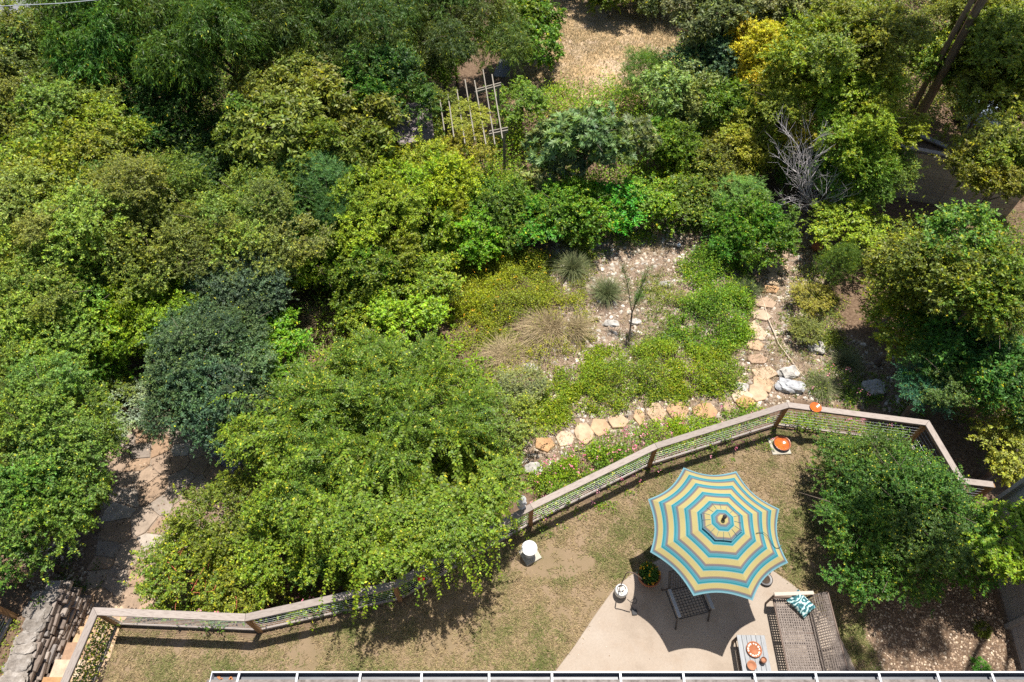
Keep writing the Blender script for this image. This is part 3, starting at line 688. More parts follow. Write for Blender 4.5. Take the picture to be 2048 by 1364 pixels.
gt = MB(); prof = [(-.142, .0), (-.142, -.085), (-.03, -.095), (-.012, -.05), (.0, -.012), (.0, .0), (-.02, .003), (-.02, -.004)]
N_ = len(prof)
vs = [(x, y, z+5.5) for x in (0, 14.5) for (y, z) in prof]
gt.add(vs, [(i, i+1, N_+i+1, N_+i) for i in range(N_-1)])
g_ = obj('gutter', gt, GUTIN, hs)
mb = MB(); mb.box((7.25, -.008, 5.503), (14.5, .018, .012)); obj('gutter_lip', mb, GUTTER, g_)
mb = MB(); mb.box((0, -.07, 5.452), (.012, .145, .105)); obj('end_cap', mb, GUTTER, g_)
hx = [478, 594, 721, 843, 978, 1104, 1241, 1367, 1509, 1632, 1759, 1876, 1985]
mb = MB(); mb.box((0, -.07, 0), (.028, .135, .008)); hme = mb.mesh('hanger'); hme.materials.append(GUTTER)
for x in hx:
    p = at(x, 1350, 5.5); link('hanger', hme, g_, (p[0]+3.82, 0, 5.497), (0, 0, random.gauss(0, .03)))
chme = MB()
for i in range(7): chme.box((.05+random.random()*.22, -.05-.07*random.random(), 5.413), (.04, .03, .008), random.random()*3)
obj('trapped_leaves', chme, mat('brown_leaf', [(.35, .12, .04), (.45, .20, .08)], .8, 9), g_)

# ------------------------------------------------------------------ umbrella
def ub(p): return p
um = thing('patio_umbrella', 'octagonal patio umbrella striped turquoise, yellow and brown', 'umbrella', (4.02, 4.99, .03))
def canopy(name, r1, s0, s1, zr, za, lift, parent, sag):
    m_, ns, ntt = 8, 16, 10; vs = []; us = []; fs = []
    apex = za
    def rib(k, s): a = R(18+45*k); rr = r1*s; z = za-(za-zr)*(s**1.12)+lift; return Vector((math.cos(a)*rr, math.sin(a)*rr, z))
    for k in range(8):
        base = len(vs)
        for i in range(ns+1):
            s = s0+(s1-s0)*i/ns
            A, B = rib(k, s), rib(k+1, s)
            for j in range(ntt+1):
                t = j/ntt; p = A.lerp(B, t); q = 4*t*(1-t); f = 1-sag*q*max(0, s)**2.2
                p = Vector((p.x*f, p.y*f, p.z-.03*q*s**2.5)); vs.append(p); us.append(1-s)
        for i in range(ns):
            for j in range(ntt): o_ = base+i*(ntt+1)+j; fs.append((o_, o_+ntt+1, o_+ntt+2, o_+1))
    me = bpy.data.meshes.new(name); me.from_pydata([tuple(v) for v in vs], [], fs)
    me.polygons.foreach_set('use_smooth', [True]*len(fs)); me.update(); me.materials.append(CANVAS)
    a = me.attributes.new('u', 'FLOAT', 'POINT'); a.data.foreach_set('value', us)
    return link(name, me, parent)
RIM, ZR, ZA = 1.42, 1.94, 2.47
cp = canopy('canopy', RIM, .2, 1., ZR, ZA, 0, um, .085)
canopy('vent_cap', RIM, .012, .285, ZR, ZA, .045, cp, .35)
for k in range(8):
    a = R(18+45*k); mb = MB(); dz = lambda s: ZA-(ZA-ZR)*(s**1.12)-.012
    mb.tube([(math.cos(a)*RIM*s, math.sin(a)*RIM*s, dz(s)) for s in (.03, .35, .7, .985)], .008, 5); mb.tube([(math.cos(a)*.05, math.sin(a)*.05, 1.75), (math.cos(a)*RIM*.55, math.sin(a)*RIM*.55, dz(.55))], .007, 5)
    obj('rib', mb, DARKMET, um)
mb = MB()
for k in range(16):
    a = R(18+22.5*k); s1 = .285*(1 if k % 2 == 0 else .93)*RIM; mb.beam((math.cos(a)*s1*.6, math.sin(a)*s1*.6, ZA-(ZA-ZR)*(.285*.6)**1.12+.049), (math.cos(a)*s1*.985, math.sin(a)*s1*.985, ZA-(ZA-ZR)*.285**1.12+.052), .006, .003)
obj('vent_seam', mb, mat('seam', [(.03, .12, .14), (.05, .16, .18)], .9), cp)
mb = MB(); mb.tube([(0, 0, 0), (0, 0, 1.2), (0, 0, 2.5)], .021, 10); obj('pole', mb, BROWNMET, um)
mb = MB(); mb.lathe([(.001, 2.68), (.028, 2.67), (.04, 2.63), (.034, 2.58), (.02, 2.56), (.03, 2.53), (.035, 2.50), (.001, 2.50)], 14); obj('finial', mb, DARKMET, um)
mb = MB(); mb.lathe([(.001, .10), (.05, .10), (.06, .07), (.24, .055), (.27, .03), (.27, 0)], 28); obj('base', mb, DARKMET, um)
cdm = MB(); a = R(-22); pts = []
for i in range(9):
    s = .52+.50*i/8; an = R(18-45*.72)+.10*math.sin(i*.8); f = 1-.105*4*.72*.28*s**2.2
    rr = RIM*s*f*.955; pts.append((math.cos(an)*rr, math.sin(an)*rr, ZA-(ZA-ZR)*s**1.12+.02))
cdm.tube(pts, .006, 5); obj('cord', cdm, mat('green_cord', [(.03, .10, .09), (.05, .14, .12)], .8), um)
# standing plate seen under the rim
pr = G(1536, 1166); mb = MB(); mb.lathe([(.001, .05), (.10, .05), (.13, .065), (.15, .06), (.13, 0)], 24); mb2 = MB()
sc = thing('dark_saucer', 'dark round dish on the concrete peeking out under the umbrella rim', 'dish', (pr[0]-.06, pr[1]+.06, .03)); obj('dish', mb, DARKMET, sc); mb2.lathe([(.001, .055), (.095, .055)], 20); obj('soil', mb2, SOIL, sc)
pp = thing('pink_pot', 'pinkish clay pot behind the dark dish beneath the umbrella', 'pot', (pr[0]+.0, pr[1]+.34, .03)); mb = MB(); mb.lathe([(.001, 0), (.09, 0), (.13, .2), (.14, .22), (.12, .22), (.10, .19), (.001, .18)], 24); obj('bowl', mb, TERRAPALE, pp)

# ------------------------------------------------------------------ furniture
def weave(root, name, x0, x1, nx_, y0, y1, ny_, zf, m, wd=.024):
    """flat straps both ways over a surface zf(x, y); each strap a part"""
    for i in range(nx_):
        x = x0+(x1-x0)*(i+.5)/nx_; mb = MB(); k = 10
        for j in range(k):
            ya, yb = y0+(y1-y0)*j/k, y0+(y1-y0)*(j+1)/k; mb.beam((x, ya, zf(x, ya)+.002*(-1)**(i+j)), (x, yb, zf(x, yb)+.002*(-1)**(i+j)), wd, .004)
        obj(name, mb, m, root)
    for i in range(ny_):
        y = y0+(y1-y0)*(i+.5)/ny_; mb = MB(); k = 8
        for j in range(k):
            xa, xb = x0+(x1-x0)*j/k, x0+(x1-x0)*(j+1)/k; mb.beam((xa, y, zf(xa, y)-.004), (xb, y, zf(xb, y)-.004), wd, .004)
        obj(name, mb, m, root)
# sofa: faces -x
SY0, SY1 = 2.05, 4.14
sf = thing('woven_sofa', 'brown woven strap sofa with a high back at the right of the patio', 'sofa', (5.75, 3.1, .03), R(-.8))
ox, oy = 5.75, 3.1
zs = lambda x, y: .40+.05*((x+.02)/.3)**2*(-.2)-.05*(x+.3)*.5 + .012*math.sin((y)*9)
weave(sf, 'seat_strap', -.33, .34, 14, SY0-oy, SY1-oy, 42, zs, WEAVE, .027)
def zb(u, y): return u
for i in range(11):      # back: slanted weave rolling over at the top
    t = (i+.5)/11; mb = MB(); k = 12
    x = .33+.30*t; z = .40+.40*math.sin(min(1, t*1.12)*math.pi/2)
    for j in range(k):
        ya, yb = SY0-oy+(SY1-SY0)*j/k, SY0-oy+(SY1-SY0)*(j+1)/k; mb.beam((x, ya, z+.003*(-1)**(i+j)), (x, yb, z+.003*(-1)**(i+j)), .021, .004, up=(-.6, 0, .8))
    obj('back_strap', mb, WEAVE, sf)
for i in range(42):
    y = SY0-oy+(SY1-SY0)*(i+.5)/42; mb = MB(); pts = []
    for j in range(9):
        t = j/8; pts.append((.33+.30*t, y, .397+.40*math.sin(min(1, t*1.12)*math.pi/2)))
    for p, q in zip(pts[:-1], pts[1:]): mb.beam(p, q, .02, .004, up=(-.5, 0, .85))
    obj('back_strap', mb, WEAVE, sf)
mb = MB(); fr_ = [(-.34, .0), (.34, 0)]
for x, z in ((-.345, .40), (.35, .385), (.645, .795)): mb.tube([(x, SY0-oy, z), (x, SY1-oy, z)], .02, 8)
mb.tube([(-.345, SY1-oy, .4), (.35, SY1-oy, .385)], .02, 8); mb.tube([(-.345, SY0-oy, .4), (.35, SY0-oy, .385)], .02, 8)
for y in (SY0-oy, (SY0+SY1)/2-oy, SY1-oy): mb.tube([(.35, y, .385), (.5, y, .65), (.645, y, .795)], .018, 6)
for y in ((SY0+SY1)/2-oy+.35, (SY0+SY1)/2-oy-.35): mb.tube([(-.345, y, .38), (.35, y, .37)], .014, 6)
obj('frame', mb, BROWNMET, sf)
for y in (SY0-oy+.02, SY1-oy-.02):
    for x in (-.38, .36): mb = MB(); mb.tube([(x, y, 0), (x, y, .62 if x < 0 else .4)], .022, 8); obj('leg', mb, BROWNMET, sf)
    mb = MB(); mb.box((.02, y+.03*(1 if y > 0 else -1), .63), (.82, .075, .03), R(3), bev=.006); obj('armrest', mb, CREAMW, sf)
    mb = MB(); mb.beam((-.38, y, .25), (.36, y, .25), .02, .03); obj('stretcher', mb, BROWNMET, sf)
# apron strip in front of the seat
ap = MB()
pl = at(1604, 1206, .62); po = thing('teal_pillow', 'teal and white patterned pillow lying at the far end of the sofa', 'pillow', (pl[0], pl[1], .50), R(38))
def pillow_mesh(w_, h_, t_):
    n = 14; vs = []; fs = []
    for sgn in (1, -1):
        b = len(vs)
        for i in range(n+1):
            for j in range(n+1):
                u, v = 2*i/n-1, 2*j/n-1; th = t_*max(0, (1-abs(u)**2.6)*(1-abs(v)**2.6))**.55
                k = 1-.07*(1-abs(v)**2) if False else 1
                vs.append((u*w_/2*(1-.06*(1-v*v)), v*h_/2*(1-.06*(1-u*u)), sgn*th/2+.008*math.sin(u*9+v*5)))
        for i in range(n):
            for j in range(n):
                o_ = b+i*(n+1)+j; f = (o_, o_+n+1, o_+n+2, o_+1); fs.append(f if sgn > 0 else f[::-1])
    me = bpy.data.meshes.new('cushion'); me.from_pydata(vs, [], fs); me.polygons.foreach_set('use_smooth', [True]*len(fs)); me.update(); return me
o = obj('cushion', pillow_mesh(.34, .46, .15), PILLOW, po); o.rotation_euler = (R(8), R(-24), 0); o.location = (0, 0, .07)
# side table
tb = thing('slatted_table', 'low table of pale grey slats holding clay dishes', 'table', (4.78, 2.85, .03), R(-1))
for i in range(6):
    mb = MB(); mb.box((-.235+.094*i, 0, .435), (.088, 1.08, .02), bev=.003); obj('slat', mb, SLATG, tb)
for y in (-.5, 0, .5): mb = MB(); mb.box((0, y, .41), (.52, .05, .028)); obj('cross_bar', mb, BROWNMET, tb)
for x in (-.25, .25):
    for y in (-.5, .5): mb = MB(); mb.box((x, y, .2), (.045, .045, .4)); obj('leg', mb, BROWNMET, tb)
mb = MB(); mb.beam((-.25, -.5, .2), (-.25, .5, .2), .02, .03); obj('stretcher', mb, BROWNMET, tb)
TZ = .03+.446
p = at(1508, 1299, TZ+.03); dsh = thing('shell_saucer', 'wide terracotta saucer ringed with seashells on the slatted table', 'saucer', (p[0], p[1], TZ))
mb = MB(); mb.lathe([(.001, 0), (.13, 0), (.152, .045), (.150, .05), (.138, .048), (.122, .016), (.001, .014)], 32); obj('dish', mb, TERRA, dsh)
for k in range(13):
    a = k*.483+random.uniform(-.1, .1); mb = MB(); s = random.uniform(.016, .03); mb.lathe([(.001, s*.55), (s*.6, s*.4), (s, 0)], 7, (0, 0, 0)); obj('shell', mb, SHELL, dsh, (math.cos(a)*.115, math.sin(a)*.115, .016), (random.gauss(0, .3), random.gauss(0, .3), a))
p = at(1503, 1331, TZ+.05); pt = thing('clay_dish', 'small pale terracotta bowl in front of the shell saucer', 'bowl', (p[0], p[1], TZ)); mb = MB(); mb.lathe([(.001, 0), (.07, 0), (.092, .07), (.092, .078), (.08, .078), (.066, .02), (.001, .018)], 28); obj('bowl', mb, TERRAPALE, pt)
p = at(1526, 1321, TZ+.06); cd_ = thing('candle_pot', 'small dark brown candle pot right of the clay bowl', 'candle', (p[0], p[1], TZ)); mb = MB(); mb.lathe([(.001, 0), (.05, 0), (.058, .12), (.05, .122), (.046, .09), (.001, .088)], 24); obj('cup', mb, mat('brown_glaze', [(.10, .035, .02), (.20, .08, .04)], .3, 12), cd_); mb = MB(); mb.lathe([(.001, .094), (.042, .094), (.042, .088)], 18); obj('wax', mb, TERRAPALE, cd_)
# chair under the umbrella
ch = thing('woven_chair', 'dark woven lattice armchair half under the umbrella', 'armchair', (3.66, 4.08, .03), R(13))
zc = lambda x, y: .36+.10*(y+.27)*-.6+.02
weave(ch, 'seat_strap', -.30, .30, 9, -.30, .28, 10, lambda x, y: .40-.12*(y+.3), DARKMET, .012)
for i in range(11):
    x = -.30+.6*(i+.5)/11; mb = MB(); mb.beam((x, .29, .33), (x, .52, .82), .014, .004, up=(0, -1, .4)); obj('back_strap', mb, DARKMET, ch)
for i in range(12):
    t = (i+.5)/12; mb = MB(); mb.beam((-.3, .29+.23*t, .33+.49*t), (.3, .29+.23*t, .33+.49*t), .014, .004, up=(0, -1, .4)); obj('back_strap', mb, DARKMET, ch)
mb = MB()
for x in (-.31, .31): mb.tube([(x, -.31, .40), (x, .29, .33), (x, .53, .84)], .016, 6)
mb.tube([(-.31, -.31, .4), (.31, -.31, .4)], .016, 6); mb.tube([(-.31, .53, .84), (.31, .53, .84)], .016, 6); mb.tube([(-.31, .29, .33), (.31, .29, .33)], .016, 6)
obj('frame', mb, DARKMET, ch)
for s in (-1, 1):
    x = .36*s
    mb = MB(); mb.box((x, -.03, .60), (.065, .58, .022), 0, R(-3), 0, .004); obj('armrest', mb, ARMMET, ch)
    mb = MB(); mb.tube([(x, -.40, 0), (x, -.31, .3), (x, -.27, .59)], .02, 6); obj('leg', mb, DARKMET, ch)
    mb = MB(); mb.tube([(x, .42, 0), (x, .33, .3), (x, .28, .61)], .02, 6); obj('leg', mb, DARKMET, ch)
    mb = MB(); mb.tube([(x, -.30, .34), (x, .32, .30)], .016, 6); obj('stretcher', mb, DARKMET, ch)

# ------------------------------------------------------------------ pots and ornaments
def leaves_cluster(n, r, h, L, Wd, up=.4):
    d = rdir(n); d[:, 2] = np.abs(d[:, 2]); P = d*np.array([r, r, h])*(.35+.65*rng.random((n, 1)))
    V = kites(P, d*.7+rng.normal(size=(n, 3))*.5, UP*up+d*.5+rng.normal(size=(n, 3))*.4, L*(.7+.6*rng.random(n)), Wd*(.7+.5*rng.random(n)))
    return quads_mesh('foliage', V, rng.random(n)*.5, LEAF)
def petals(n, r, h, s, m, lo=0., hi=1.):
    d = rdir(n); d[:, 2] = np.abs(d[:, 2]); P = d*np.array([r, r, h]); P = np.repeat(P, 5, 0)+rng.normal(size=(n*5, 3))*s*.25
    V = kites(P, rdir(n*5)+np.repeat(d, 5, 0)*.4, UP+rng.normal(size=(n*5, 3))*.3, np.full(n*5, s), np.full(n*5, s*.7))
    return quads_mesh('flowers', V, np.repeat(lo+(hi-lo)*rng.random(n), 5), m)
p = at(1299, 1150, .3); fpot = thing('flower_pot', 'terracotta pot of yellow and orange flowers left of the chair', 'flower pot', (p[0], p[1], .03))
mb = MB(); mb.lathe([(.001, 0), (.15, 0), (.215, .20), (.24, .20), (.245, .26), (.22, .26), (.205, .21), (.001, .2)], 32); obj('pot', mb, TERRA, fpot)
mb = MB(); mb.lathe([(.001, .215), (.205, .21)], 24); obj('soil', mb, SOIL, fpot)
o = link('foliage', leaves_cluster(1300, .22, .24, .055, .02), fpot, (0, .05, .2)); o.color = (.05, .11, .025, .02)
for k in range(24): link('flower', petals(1, .23, .24, .035, PETAL, .1, .6), fpot, (0, .04, .2))
p = at(1243, 1180, .28); hk = thing('shell_pot', 'round white pot of shells at the patio edge holding the hook', 'pot', (p[0], p[1], .03))
mb = MB(); mb.lathe([(.001, 0), (.07, 0), (.125, .08), (.145, .17), (.13, .26), (.115, .28), (.10, .27), (.115, .2), (.001, .19)], 28); obj('pot', mb, WHITEC, hk)
for k in range(26):
    a = random.random()*6.28; r_ = .1*math.sqrt(random.random()); s = random.uniform(.018, .032); mb = MB(); mb.lathe([(.001, s*.6), (s*.6, s*.42), (s, 0)], 7); obj('shell', mb, SHELL, hk, (math.cos(a)*r_, math.sin(a)*r_, .215+.05*(1-r_*9)), (random.gauss(0, .5), random.gauss(0, .5), a))
hp = thing('shepherd_hook', 'thin dark shepherd hook standing up from the shell pot', 'plant hook', (p[0]-.03, p[1]+.05, .2))
mb = MB(); pts = [(0, 0, 0), (.0, .0, .5), (.01, .0, 1.02), (.03, .0, 1.08), (.08, .0, 1.10), (.16, -.02, 1.09), (.24, -.06, 1.05), (.30, -.09, 1.0), (.31, -.095, .97)]; mb.tube(pts, .012, 6); obj('rod', mb, BROWNMET, hp)
p = G(1268, 1226); bx = thing('solar_panel', 'small black square solar panel on the concrete below the shell pot', 'solar panel', (p[0], p[1], .03), R(4))
mb = MB(); mb.box((0, 0, .03), (.105, .105, .03), 0, R(10), 0, .004); obj('panel', mb, BLACK, bx)
mb = MB(); mb.tube([(.0, .05, .02), (-.05, .16, .008), (-.02, .25, .008), (.07, .30, .008), (.1, .24, .008), (.06, .18, .008), (-.04, .22, .008), (-.1, .28, .01)], .005, 5); obj('cable', mb, BLACK, bx)
# bird baths
def square_paver(label, px, py, s, rz):
    p = G(px, py); o = thing('paver', label, 'paver', (p[0], p[1], 0), rz); mb = MB(); mb.box((0, 0, .02), (s, s, .05), bev=.008); obj('slab', mb, PAVER, o); return p
p = square_paver('square pale paver under the white bird bath', 1060, 1110, .38, R(30))
bb = thing('bird_bath', 'white ceramic bird bath on a square paver by the railing', 'bird bath', (p[0]-.02, p[1]+.02, .045))
mb = MB(); mb.lathe([(.001, 0), (.12, 0), (.10, .03), (.055, .10), (.05, .22), (.07, .27), (.001, .27)], 28); obj('pedestal', mb, WHITEC, bb)
mb = MB(); mb.lathe([(.05, .27), (.13, .30), (.17, .335), (.172, .345), (.16, .345), (.13, .318), (.001, .305)], 36); obj('bowl', mb, WHITEC, bb)
p = square_paver('square pale paver under the orange glazed dish', 1558, 893, .46, R(3))
bb = thing('glazed_dish', 'orange glazed dish with a brown rim on the pale paver near the railing corner', 'bird bath', (p[0]+.05, p[1]+.03, .045))
mb = MB(); mb.lathe([(.14, 0), (.16, .04), (.205, .075), (.208, .085), (.195, .086), (.17, .05)], 36); obj('rim', mb, GLAZERIM, bb); mb = MB(); mb.lathe([(.175, .052), (.14, .032), (.001, .028)], 36); obj('bowl', mb, GLAZE, bb)
p = at(1631, 813, RAILZ+.03); bb = thing('orange_rail_dish', 'shiny orange saucer resting on top of the wooden railing', 'saucer', (p[0], p[1]-.02, RAILZ))
mb = MB(); mb.lathe([(.001, 0), (.08, 0), (.135, .03), (.137, .037), (.125, .036), (.075, .012), (.001, .01)], 32); obj('saucer', mb, GLAZE, bb)
# statue on the railing
p = at(1043, 1010, RAILZ); sg = thing('rail_statue', 'small grey and white statue with a rounded cap on the railing', 'statue', (p[0], p[1]-.02, RAILZ)); sg.scale = (1.15,)*3
mb = MB(); mb.lathe([(.001, 0), (.075, 0), (.08, .02), (.06, .03), (.001, .03)], 20); obj('base', mb, GREYCAST, sg)
mb = MB(); mb.lathe([(.05, .03), (.07, .08), (.075, .14), (.06, .20), (.04, .23), (.001, .235)], 20); mb.lathe([(.001, .0), (.025, .01), (.03, .05), (.018, .09), (.001, .1)], 10, (.07, -.01, .10)); mb.lathe([(.001, .0), (.025, .01), (.03, .05), (.018, .09), (.001, .1)], 10, (-.07, -.01, .10)); obj('body', mb, GREYCAST, sg)
mb = MB(); mb.lathe([(.001, .22), (.04, .235), (.052, .27), (.045, .31), (.001, .32)], 18); obj('head', mb, WHITEC, sg)
mb = MB(); mb.lathe([(.085, .295), (.08, .305), (.06, .32), (.05, .36), (.03, .385), (.001, .39)], 22); obj('cap', mb, WHITEC, sg)
# hummingbird feeder
p = at(841, 1150, .95); hf = thing('hummingbird_feeder', 'bright red hanging feeder against the railing wires', 'bird feeder', (p[0], p[1]-.0, 0))
mb = MB(); mb.tube([(0, .06, 1.05), (0, .0, 1.08), (0, -.02, 1.03), (0, -.02, .99)], .004, 5); obj('hook', mb, DARKMET, hf)
mb = MB(); mb.lathe([(.001, .99), (.03, .985), (.04, .96), (.035, .86), (.03, .85)], 16, (0, -.02, 0)); obj('bottle', mb, RED, hf)
mb = MB(); mb.lathe([(.03, .855), (.075, .845), (.08, .825), (.05, .81), (.001, .808)], 18, (0, -.02, 0)); obj('dish', mb, RED, hf)
# pumpkin
p = G(1632, 499); pk = thing('clay_pumpkin', 'orange ribbed ceramic pumpkin at the top of the stepping stone path', 'pumpkin', tuple(p))
vs = []; fs = []; n_, m2 = 40, 12
for i in range(m2+1):
    ph = math.pi*i/m2
    for k in range(n_):
        a = 2*math.pi*k/n_; r_ = .20*(1-.09*abs(math.sin(a*4)))*math.sin(ph)**.85; vs.append((r_*math.cos(a), r_*math.sin(a), .14-.14*math.cos(ph)*(1-.0)))
for i in range(m2):
    for k in range(n_): fs.append((i*n_+k, i*n_+(k+1) % n_, (i+1)*n_+(k+1) % n_, (i+1)*n_+k))
mb = MB(); mb.add(vs, fs, True); obj('body', mb, TERRA, pk); mb = MB(); mb.tube([(0, 0, .27), (.01, 0, .31), (.03, .01, .34)], [.025, .018, .02], 7); obj('stem', mb, BARKTAN, pk)
# blue-white ornament in the gravel
p = G(1346, 492); sn = thing('striped_ornament', 'small black, white and blue garden ornament lying on the gravel', 'ornament', tuple(p), R(-12))
mb = MB(); mb.tube([(-.24, .02, .05), (-.12, -.02, .06), (0, 0, .07), (.12, .0, .07)], [.02, .05, .06, .045], 9); obj('body', mb, WHITEP, sn)
mb = MB(); mb.tube([(-.24, .06, .07), (-.1, .04, .09), (.02, .04, .1)], [.012, .025, .02], 7); obj('dark_stripe', mb, BLACK, sn)
mb = MB(); mb.lathe([(.001, .0), (.06, .02), (.075, .06), (.05, .11), (.001, .12)], 14, (.17, 0, .02)); obj('head', mb, GREYPL, sn)
# purple garden chair under the weeping shrub
p = G(478, 925); gc = thing('slatted_chair', 'purple grey slatted garden chair half hidden by the weeping shrub', 'garden chair', (p[0], p[1]-.05, tz+.04), R(-32))
for i in range(5): mb = MB(); mb.box((-.24+.12*i, -.05, .38), (.10, .52, .02), bev=.003); obj('seat_slat', mb, PURPLE, gc)
for i in range(5): mb = MB(); mb.beam((-.24+.12*i, .22, .36), (-.27+.135*i, .48, .95), .10, .02, up=(0, -1, .4)); obj('back_slat', mb, PURPLE, gc)
for s in (-1, 1):
    mb = MB(); mb.box((.36*s, -.02, .58), (.12, .62, .022), bev=.004); obj('armrest', mb, PURPLE, gc)
    for y in (-.27, .22): mb = MB(); mb.box((.33*s, y, .28), (.05, .06, .58)); obj('leg', mb, PURPLE, gc)
# hose along the path
hz = [G(*q) for q in [(1517, 585), (1527, 610), (1535, 640), (1548, 670), (1556, 690), (1575, 715), (1592, 738), (1606, 755)]]
mb = MB(); mb.tube([(q[0], q[1], q[2]+.06) for q in hz], .014, 6); tag(obj('garden_hose', mb, HOSE), 'thin tan hose snaking beside the stepping stones', 'hose')

# ------------------------------------------------------------------ pergola, paving slabs, far bits
pg_ = at(960, 220, 1.35); pg = thing('pergola', 'white slatted pergola overgrown with yellow green vine', 'pergola', (pg_[0], pg_[1], float(ground_z(pg_[0], pg_[1]))))
PZ = 1.35; gz = pg.location.z
def loc(px, py, z=PZ): q = at(px, py, z); return (q[0]-pg.location.x, q[1]-pg.location.y, z-gz)
for (x0, y0, x1, y1) in [(984, 150, 1005, 278), (966, 140, 990, 290), (949, 162, 972, 290), (930, 160, 950, 282), (914, 180, 930, 288), (896, 190, 908, 275), (880, 200, 889, 262)]:
    mb = MB(); mb.beam(loc(x0, y0), loc(x1, y1), .034, .07); obj('slat', mb, WHITEP, pg)
for (x0, y0, x1, y1) in [(1002, 172, 950, 186), (1016, 262, 978, 270)]:
    for dx in (0, .14):
        a_, b_ = Vector(loc(x0, y0, PZ-.1)), Vector(loc(x1, y1, PZ-.1)); dv = Vector((.0, dx, 0)); mb = MB(); mb.beam(a_+dv, b_+dv, .04, .1); obj('beam', mb, WHITEP, pg)
for q in [(996, 174), (952, 186), (1008, 264)]:
    l_ = Vector(loc(*q, PZ-.12)); mb = MB(); mb.beam((l_.x, l_.y+.07, -.1), (l_.x, l_.y+.07, l_.z), .09, .09); obj('post', mb, WHITEP, pg)
def slab(name, label, pts, h, m, z=.0):
    P = [G(*q) for q in pts]; zz = sum(p[2] for p in P)/len(P); mb = MB(); mb.prism([(p[0], p[1]) for p in P], zz-.1, zz+h, .01)
    return tag(obj(name, mb, m), label, None, None, 'structure')
slab('path', 'grey paved patch beside the pergola', [(985, 155), (1000, 120), (1060, 105), (1050, 125), (1020, 155)], .03, ASPH)
P = [at(*q, .7) for q in [(770, 250), (780, 205), (862, 205), (868, 275), (800, 290)]]
mb = MB(); c0 = sum(p[0] for p in P)/5; c1 = sum(p[1] for p in P)/5; shr = thing('shed', 'grey flat shed roof dappled with shade left of the pergola', 'shed', (c0, c1, float(ground_z(c0, c1))))
zz = .7-shr.location.z; mb.prism([(p[0]-c0, p[1]-c1) for p in P], zz-.12, zz, .01); obj('roof', mb, mat('shed_roof', [(.17, .14, .14), (.26, .22, .21)], .9, 6), shr)
mb = MB(); mb.prism([((p[0]-c0)*.9, (p[1]-c1)*.9) for p in P], -.1, zz-.12); obj('wall', mb, WALLB, shr)
slab('road', 'pale paving glimpsed through the trees in the upper left corner', [(-160, 95), (-160, -60), (190, -60), (120, 40), (40, 75)], .06, ASPH)
q0, q1 = at(-200, 22, 5.5), at(420, -22, 5.5); mb = MB(); mb.tube([tuple(q0.tolist()), tuple(((q0+q1)/2-[0, 0, .1]).tolist()), tuple(q1.tolist())], .012, 5); cb = tag(obj('overhead_cable', mb, WIRE), 'thin pale overhead cable crossing the upper left corner', 'cable')
p = at(1911, 303, -.2); ple = thing('metal_pole', 'slim grey pole standing behind the brown board wall', 'pole', (p[0], p[1]+.15, float(ground_z(p[0], p[1])))); mb = MB(); mb.tube([(0, 0, 0), (0, 0, 3.2)], .03, 8); obj('shaft', mb, GREYCAST, ple)
p = G(1985, 235, .6); ps = thing('covered_trailer', 'pale blue and white covered shape glimpsed through oak leaves behind the wall', 'cover', (p[0], p[1]+.8, p[2]), R(-10))
mb = MB(); mb.prism([(-.7, -1.1), (.7, -1.1), (.75, 1.1), (-.75, 1.1)], .35, 1.1, .2); obj('cover', mb, PALESHEET, ps); mb = MB()
for s in (-1, 1): mb.tube([(s*.72, -.2, .3), (s*.85, -.2, .3)], .28, 14)
obj('wheel', mb, BLACK, ps)
p = at(1870, 285, -.9); mb = MB(); mb.beam((-.5, .5, .1), (.45, -.45, .14), .22, .06); tag(obj('grey_plank', mb, WALLW, None, (p[0], p[1]+.35, float(ground_z(p[0], p[1]+.35)))), 'grey plank lying in the leaves behind the brown wall', 'plank')

# ------------------------------------------------------------------ bare shrub, weeping shrub, young tree
bs0 = G(1652, 455); dd = thing('bare_shrub', 'leafless pale grey bare branches fanning up beside the path top', 'shrub', tuple(bs0))
mb = MB()
def twig(p, d, l, r_, lev):
    pts = [p]; q = p.copy(); dd_ = d.copy()
    for i in range(4): dd_ = (dd_+Vector((random.gauss(0, .10), random.gauss(0, .10), random.gauss(0, .08)+.02))).normalized(); q = q+dd_*l/4; pts.append(q)
    mb.tube(pts, [r_*(1-.17*i) for i in range(5)], 5 if lev < 2 else 4, False)
    if lev >= 3: return
    for i in range(8 if lev == 0 else 5 if lev == 1 else 3):
        k = random.randint(1, 4); e = (dd_+Vector((random.gauss(0, .55), random.gauss(0, .45), random.gauss(.1, .3)))).normalized()
        twig(pts[k], e, l*random.uniform(.42, .68), r_*.58, lev+1)
top = at(1555, 262, 2.9)-bs0
for k in range(3): twig(Vector((random.gauss(0, .05), random.gauss(0, .05), 0)), (Vector(top.tolist())+Vector((random.gauss(0, .4), random.gauss(0, .4), random.gauss(0, .3)))).normalized(), 2.4, .026, 0)
obj('branches', mb, DEADWOOD, dd)

